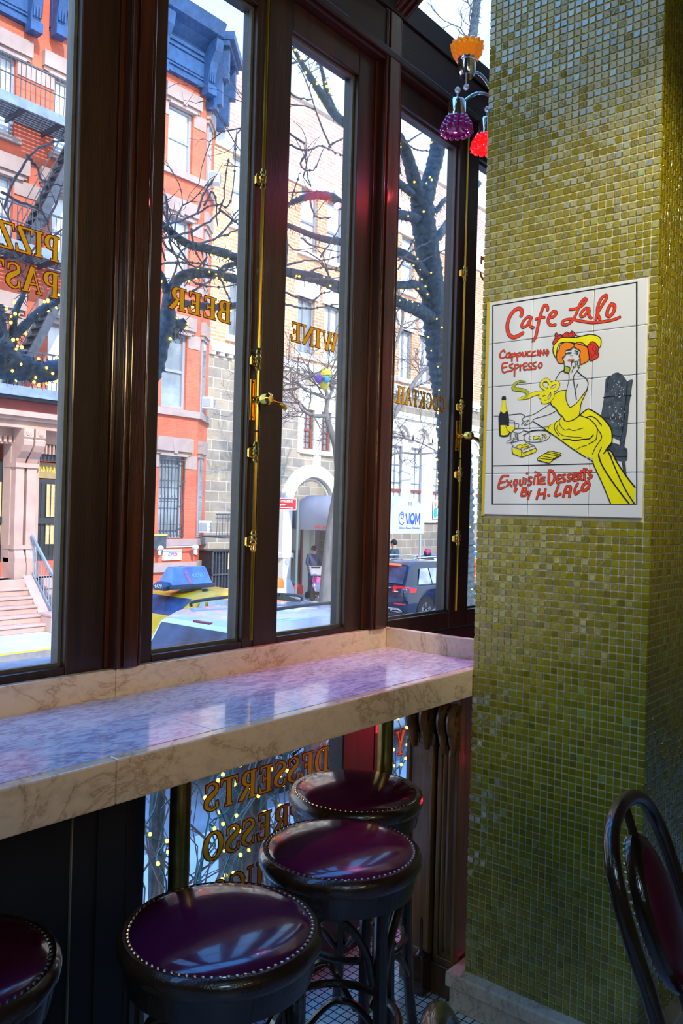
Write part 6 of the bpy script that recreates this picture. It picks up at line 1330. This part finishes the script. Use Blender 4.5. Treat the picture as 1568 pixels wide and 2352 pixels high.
MB().loft([q(.26, -.66, .66, .04), q(.27, -.68, .68, .08), q(.27, -.68, .68, .12)]).build('base', DRK, bx, local=True)
MB().loft([q(.25, -.60, .60, .12), q(.12, -.46, .50, .44), q(.10, -.44, .48, .46)]).build('advert_faces', ADV, bx, local=True, bevel=.01)
MB().loft([q(.18, -.78, -.62, .02), q(.20, -.80, -.60, .10), q(.14, -.72, -.58, .18)]).build('number_lamp', DRK, bx, local=True, bevel=.015)
m = MB(); textmesh(m, '4A29', lambda u, v: (-.806+.03*(v/.1), -u, .07+v), h=.07, width=.24, bold=.02); m.build('number_lettering', WHS, bx, local=True)
fs = lambda u, v: (u, -.25+.13*((v-.12)/.32)-.004, v)
m = MB(); textmesh(m, 'ALIENIST', lambda u, v: fs(.22+u, .26+v), h=.07, width=.44, bold=.0); m.build('advert_lettering', mat('pale_teal_ink', (.35, .65, .72), .4), bx, local=True)
m = MB(); m.poly([fs(-.14+.05*cos(a), .35+.04*sin(a)) for a in np.linspace(0, 6.2, 12)]); m.poly([fs(-.17, .31), fs(-.09, .31), fs(-.0, .14), fs(-.10, .14)]); m.build('advert_figure', mat('dusky_rose_ink', (.55, .16, .28), .4), bx, local=True)
for s in (-1, 1): MB().box(-.3, .3, s*.2-.02, s*.2+.02, -.01, .045).build('mount', TRIMB, bx, local=True)
bx.scale = (.72, .80, .86)
# ---- two more parked cars glimpsed beside the pillar
t, h = suv('car', 'dark blue car glimpsed between window post and tiled pillar, under the wave banner', (20.9, 10.55, ZR), NAVY, H=1.60)
t, h = suv('car', 'bright blue parked car low at the pillar side with a red tail lamp', (10.9, 6.75, ZR), BLU, H=1.45)
for s in (-1, 1): MB().box(-.03, .2, min(s*h*.6, s*h*.99), max(s*h*.6, s*h*.99), .72, .92).build('tail_lamp', TAIL, t, local=True, bevel=.02)
# ---- street furniture
t = thing('parking_sign', 'red and white NO STANDING parking sign on a grey green pole before the museum doorway', 'sign', (onZ(678, 1393, ZG).x, onZ(678, 1393, ZG).y, ZG))
px, py = onZ(678, 1393, ZG).x, onZ(678, 1393, ZG).y
MB().tube([(px, py, ZG), (px, py, ZG+3.15)], .038, 8).build('pole', mat('grey_green_pole', (.20, .25, .24), .5, .3), t, smooth=True)
SGD = Vector((.80, -.60, 0)); SGN_ = Vector((-.60, -.80, 0)); sc0 = onY(656, 1158, py-.08); 
def sg(u, v, d=0): return sc0+SGD*u+Vector((0, 0, v))+SGN_*d
MB().prism([sg(-.31, -.165), sg(.31, -.165), sg(.31, .165), sg(-.31, .165)], [sg(-.31, -.165, .012), sg(.31, -.165, .012), sg(.31, .165, .012), sg(-.31, .165, .012)]).build('white_plate', WHS, t)
SRED = mat('sign_bright_red', (.80, .008, .02), .4)
MB().prism([sg(-.295, -.15, .012), sg(.295, -.15, .012), sg(.295, .15, .012), sg(-.295, .15, .012)], [sg(-.295, -.15, .016), sg(.295, -.15, .016), sg(.295, .15, .016), sg(-.295, .15, .016)]).build('red_field', SRED, t)
m = MB(); textmesh(m, 'NO STANDING', lambda u, v: sg(u-.03, .05+v, .019), h=.062, width=.46, bold=.03); textmesh(m, 'Anytime', lambda u, v: sg(u-.12, -.04+v, .019), h=.06, width=.26, bold=.03)
stroke2d(m, [(-.20, -.10), (.16, -.10)], .02, lambda u, v: sg(u, v, .019)); m.poly([sg(-.26, -.10, .019), sg(-.19, -.07, .019), sg(-.19, -.13, .019)]); m.poly([sg(.22, -.10, .019), sg(.15, -.13, .019), sg(.15, -.07, .019)])
m.build('white_lettering', WHS, t)
ob = onZ(641, 1372, ZG); ob = onY(641, 1340, 15.0)
t = thing('traffic_barrel', 'orange traffic barrel with a white band left of the museum doorway pier', 'barrel', (ob.x-.12, 15.0, ZG))
m = MB(); m.lathe([(.30, 0), (.31, .05), (.26, .06), (.24, .5), (.21, .9), (.17, 1.0), (.001, 1.02)], n=20); m.build('drum', mat('safety_orange', (.90, .16, .02), .5), t, local=True, smooth=True)
MB().lathe([(.237, .62), (.230, .75), (.20, .75), (.2, .62)], n=20).build('white_band', WHS, t, local=True, smooth=True)
od = onY(1090, 1310, 14.6)
t = thing('orange_container', 'orange tilted container glimpsed beside the pillar below the blue wave banner', 'container', (od.x, 14.6, ZG))
MB().loft([[(-1.0, -.6, .15), (2.2, -.6, .15), (2.2, .6, .15), (-1.0, .6, .15)], [(-1.2, -.7, 1.12), (2.2, -.7, 1.25), (2.2, .7, 1.25), (-1.2, .7, 1.12)]]).build('tub', mat('orange_container_paint', (.88, .17, .03), .5, var=.1, vscale=2), t, local=True, bevel=.02)
MB().box(-1.26, 2.2, -.76, .76, 1.13, 1.22).build('rim', MATS['orange_container_paint'], t, local=True); MB().box(-.8, 2.0, -.5, .5, 0, .15).build('skid', IRON, t, local=True)
# ================================================================== PEOPLE
SKIN = mat('skin', (.62, .36, .27), .55); HAIRD = mat('dark_hair', (.035, .024, .02), .6); SHOE = mat('dark_shoe', (.03, .03, .03), .5)
def skinmesh(name, verts, edges, radii, m, par, sub=2, root=0):
    me = bpy.data.meshes.new(name); me.from_pydata([Vector(v) for v in verts], edges, []); o = bpy.data.objects.new(name, me); COL.objects.link(o)
    me.materials.append(m); o.parent = par
    md = o.modifiers.new('skin', 'SKIN'); md.use_smooth_shade = True
    if not me.skin_vertices: me.skin_vertices.new(name='')
    for i, r in enumerate(radii):
        sv = me.skin_vertices[0].data[i]; sv.radius = (r, r) if not isinstance(r, tuple) else r
        if i == root: sv.use_root = True
    s = o.modifiers.new('sub', 'SUBSURF'); s.levels = sub; s.render_levels = sub
    return o
def person(label, loc, rz, pose, cloth, trouser, hat=None, hood=None, hair=True, h=1.0, hands=True, coat=False):
    """pose: joints in metres for a 1.75 m adult, x right, y forward"""
    t = thing('person', label, 'person', loc, 'people on the far pavement', rz=rz); J = {k: Vector(v)*h for k, v in pose.items()}
    names = ['pelvis', 'waist', 'chest', 'neck', 'headb', 'head', 'shL', 'elL', 'wrL', 'paL', 'shR', 'elR', 'wrR', 'paR', 'hipL', 'knL', 'anL', 'toL', 'hipR', 'knR', 'anR', 'toR']
    E_ = [(0, 1), (1, 2), (2, 3), (3, 4), (4, 5), (2, 6), (6, 7), (7, 8), (8, 9), (2, 10), (10, 11), (11, 12), (12, 13), (0, 14), (14, 15), (15, 16), (16, 17), (0, 18), (18, 19), (19, 20), (20, 21)]
    R_ = [.13, .125, .135, .055, .075, .09, .06, .045, .03, .032, .06, .045, .03, .032, .085, .058, .04, .035, .085, .058, .04, .035]
    body = skinmesh('body', [J[n] for n in names], E_, [r*h for r in R_], SKIN, t)
    # face and five fingers on each palm, part of the skin colour surface
    hd = J['head']; m = MB(); f = J.get('look', Vector((0, 1, 0))).normalized(); rt = f.cross(Vector((0, 0, 1))).normalized()
    m.ball(hd+f*.095*h+Vector((0, 0, -.01))*h, .017*h, 8, 6, sc=(1, 1, 1.4))
    for s in (-1, 1): m.ball(hd+rt*s*.088*h, .025*h, 8, 6, sc=(.6, .8, 1.3))
    for w, p in (('wrL', 'paL'), ('wrR', 'paR')):
        d = (J[p]-J[w]).normalized(); sd = d.orthogonal().normalized()
        for k in range(4):
            o = J[p]+sd*(k-1.5)*.019*h; L_ = (.075, .085, .08, .06)[k]*h
            m.tube([o, o+d*L_*.5+Vector((0, 0, -.012))*h, o+d*L_*.85+Vector((0, 0, -.032))*h], [.010*h, .009*h, .006*h], 6)
        o = J[w].lerp(J[p], .6); m.tube([o, o-sd*.035*h+d*.02*h, o-sd*.045*h+d*.055*h], [.012*h, .010*h, .007*h], 6)
    m.build('face_and_fingers', SKIN, t, local=True, smooth=True)
    m = MB()
    for s in (-1, 1): m.ball(hd+f*.088*h+rt*s*.033*h+Vector((0, 0, .018))*h, .010*h, 6, 4)
    m.build('eyes', HAIRD, t, local=True)
    m = MB().ball(hd+f*.086*h+Vector((0, 0, -.05))*h, .02*h, 8, 4, sc=(1.2, 1.0, .35)); m.build('mouth', mat('lip', (.45, .14, .13), .5), t, local=True)
    ju = [J['pelvis']+Vector((0, 0, -.06))*h, J['waist'], J['chest'], J['neck']+Vector((0, 0, -.01)), J['shL'], J['elL'], J['wrL']*.93+J['elL']*.07, J['shR'], J['elR'], J['wrR']*.93+J['elR']*.07]
    skinmesh('jacket', ju, [(0, 1), (1, 2), (2, 3), (2, 4), (4, 5), (5, 6), (2, 7), (7, 8), (8, 9)], [r*h for r in (.185 if coat else .165, .165, .17, .075, .085, .066, .052, .085, .066, .052)], cloth, t)
    skinmesh('trousers', [J['pelvis'], J['hipL'], J['knL'], J['anL']+Vector((0, 0, .03)), J['hipR'], J['knR'], J['anR']+Vector((0, 0, .03))], [(0, 1), (1, 2), (2, 3), (0, 4), (4, 5), (5, 6)], [r*h for r in (.15, .11, .082, .07, .11, .082, .07)], trouser, t)
    m = MB()
    for a_, b_ in (('anL', 'toL'), ('anR', 'toR')):
        d = J[b_]-J[a_]; d.z = 0; d.normalize(); q = J[a_].copy(); q.z = .045*h; m.ball(q+d*.06*h, .055*h, 10, 6, sc=(1, 1, .75)); m.ball(q+d*.15*h, .045*h, 10, 6, sc=(1, 1, .7))
    m.build('shoes', SHOE, t, local=True, smooth=True)
    if hair: MB().ball(hd-f*.018*h+Vector((0, 0, .025))*h, .108*h, 12, 8, sc=(.95, .98, 1.0)).build('hair', HAIRD, t, local=True, smooth=True)
    if hat: MB().ball(hd-f*.008*h+Vector((0, 0, .045))*h, .115*h, 12, 8, sc=(.95, 1, .9)).lathe([(.112*h, .0), (.118*h, .02*h), (.112*h, .04*h)], hd+Vector((0, 0, .02))*h, 14).build('knit_hat', hat, t, local=True, smooth=True)
    if hood: MB().ball(hd-f*.045*h+Vector((0, 0, .0))*h, .145*h, 12, 8, sc=(.95, .95, 1.15)).build('hood', hood, t, local=True, smooth=True)
    return t
STD = dict(pelvis=(0, 0, .95), waist=(0, 0, 1.12), chest=(0, 0, 1.33), neck=(0, .01, 1.49), headb=(0, .02, 1.56), head=(0, .03, 1.64), shL=(-.19, 0, 1.42), elL=(-.25, -.02, 1.14), wrL=(-.24, .08, .90), paL=(-.23, .11, .83),
           shR=(.19, 0, 1.42), elR=(.25, -.02, 1.14), wrR=(.24, .08, .90), paR=(.23, .11, .83), hipL=(-.10, 0, .90), knL=(-.11, .02, .49), anL=(-.11, 0, .09), toL=(-.12, .12, .03), hipR=(.10, 0, .90), knR=(.11, .02, .49), anR=(.11, 0, .09), toR=(.12, .12, .03))
pm = dict(STD); pm.update(elL=(-.24, .05, 1.16), wrL=(-.19, .30, 1.05), paL=(-.17, .37, 1.03), elR=(.24, .05, 1.16), wrR=(.19, .30, 1.05), paR=(.17, .37, 1.03), look=(.5, .9, -.2), knL=(-.11, .06, .50), anL=(-.11, -.06, .09), toL=(-.11, .08, .03), head=(.02, .05, 1.63))
mp = onZ(713, 1372, ZG)
person('man in a navy jacket and jeans pushing a pushchair before the museum doorway', (mp.x, mp.y-.1, ZG), radians(143), pm, mat('navy_jacket', (.035, .055, .13), .7, var=.2, vscale=8), mat('blue_jeans', (.02, .07, .28), .8, var=.2, vscale=10), h=.955)
pc = dict(STD); pc.update(elL=(-.27, .02, 1.15), wrL=(-.10, .24, 1.14), paL=(-.03, .27, 1.15), elR=(.27, .02, 1.15), wrR=(.10, .24, 1.12), paR=(.03, .28, 1.13), look=(.2, 1, 0))
cp_ = onY(905, 1290, 16.6)
person('person in a teal winter coat and dark knit hat standing behind the navy car', (cp_.x, 16.6, ZG), radians(15), pc, mat('teal_navy_coat', (.025, .07, .12), .7, var=.2, vscale=7), mat('black_trousers', (.02, .02, .025), .8), hat=mat('black_knit', (.015, .018, .022), .9), hair=False, h=1.06, coat=True)
hp = onY(981, 1300, 14.95)
person('person in a dark hood over a pink hat behind the roof of the navy car', (hp.x, 14.95, ZG), radians(120), STD, mat('dark_parka', (.03, .04, .06), .7), MATS['black_trousers'], hat=mat('pink_knit', (.75, .05, .22), .9), hood=MATS['dark_parka'], hair=False, h=.92, coat=True)
ps = onY(748, 1298, 15.9)
person('person mostly hidden behind the grey tree trunk, only a dark elbow showing', (ps.x+.32, 15.9, ZG), radians(-90), STD, mat('plum_coat', (.05, .04, .09), .7), MATS['black_trousers'], h=.95)
# pushchair with a child
f_ = Vector((cos(radians(-127)), sin(radians(-127)), 0)); sv = Vector((-f_.y, f_.x, 0)); so = Vector((mp.x, mp.y-.1, ZG))+f_*.66
pr = thing('pushchair', 'grey pushchair with dark wheels pushed by the man in the navy jacket', 'pushchair', tuple(so))
Q = lambda a, b, c: so+f_*a+sv*b+Vector((0, 0, c))
GREY = mat('grey_pushchair_fabric', (.42, .42, .44), .7); FRM = mat('pushchair_frame', (.05, .05, .055), .4, .5); PALE = mat('pale_pink_blanket', (.72, .62, .70), .8)
m = MB()
for b in (-.24, .24): m.tube([Q(-.42, b, 1.02), Q(-.2, b, .62), Q(.42, b, .28)], .016, 7).tube([Q(-.2, b, .62), Q(-.32, b, .14)], .016, 7).tube([Q(.1, b, .45), Q(.36, b, .14)], .014, 7)
m.tube([Q(-.42, -.24, 1.02), Q(-.42, .24, 1.02)], .02, 8); m.build('frame', FRM, pr, smooth=True)
m = MB()
for a, b in ((-.34, -.24), (-.34, .24), (.38, -.22), (.38, .22)): m.lathe([(.001, -.02), (.08, -.025), (.115, -.022), (.12, 0), (.115, .022), (.08, .025), (.001, .02)], Q(a, b, .12), 18, M=Matrix.Rotation(radians(90), 3, 'X'))
m.build('wheel', TYRE, pr, smooth=True)
MB().prism([Q(-.22, -.2, .62), Q(.05, -.2, .40), Q(.36, -.2, .42), Q(.40, -.2, .30), Q(.0, -.2, .28), Q(-.28, -.2, .55)], [Q(-.22, .2, .62), Q(.05, .2, .40), Q(.36, .2, .42), Q(.40, .2, .30), Q(.0, .2, .28), Q(-.28, .2, .55)]).build('seat', FRM, pr)
m = MB(); n = 9
rings = [[Q(-.26+.36*cos(radians(a))*.9, b*(.9+.1*sin(radians(a))), .62+.36*sin(radians(a))) for b in (-.23, -.12, 0, .12, .23)] for a in np.linspace(150, 25, n)]
vs = [p for r in rings for p in r]; m.add(vs, [(i*5+j, i*5+j+1, (i+1)*5+j+1, (i+1)*5+j) for i in range(n-1) for j in range(4)])
o = m.build('canopy', GREY, pr, smooth=True); o.modifiers.new('thick', 'SOLIDIFY').thickness = .015
MB().box(0, .01, 0, .01, 0, .01)
MB().loft([[Q(.02, b, .50) for b in (-.19, .19)]+[Q(.02, b, .40) for b in (.19, -.19)], [Q(.36, b, .56) for b in (-.2, .2)]+[Q(.36, b, .42) for b in (.2, -.2)], [Q(.50, b, .40) for b in (-.18, .18)]+[Q(.50, b, .30) for b in (.18, -.18)]]).build('blanket', PALE, pr, bevel=.03)
MB().box(so.x-.12, so.x+.12, so.y-.12, so.y+.12, ZG+.16, ZG+.28).build('basket', FRM, pr)
ck = dict(pelvis=(0, 0, .10), waist=(0, -.05, .22), chest=(0, -.10, .36), neck=(0, -.13, .45), headb=(0, -.14, .50), head=(0, -.15, .58), shL=(-.12, -.10, .40), elL=(-.17, .02, .27), wrL=(-.10, .14, .24), paL=(-.06, .17, .24), shR=(.12, -.10, .40), elR=(.17, .02, .27), wrR=(.10, .14, .24), paR=(.06, .17, .24), hipL=(-.08, .02, .09), knL=(-.09, .26, .13), anL=(-.09, .40, -.02), toL=(-.09, .46, -.01), hipR=(.08, .02, .09), knR=(.09, .26, .13), anR=(.09, .40, -.02), toR=(.09, .46, -.01))
person('small child in a pink suit and white hat sitting in the pushchair', tuple(Q(-.02, 0, .36)), radians(143), ck, mat('pink_suit', (.80, .10, .38), .8), MATS['pink_suit'], hat=mat('white_knit', (.8, .78, .8), .9), hair=False, h=.78)
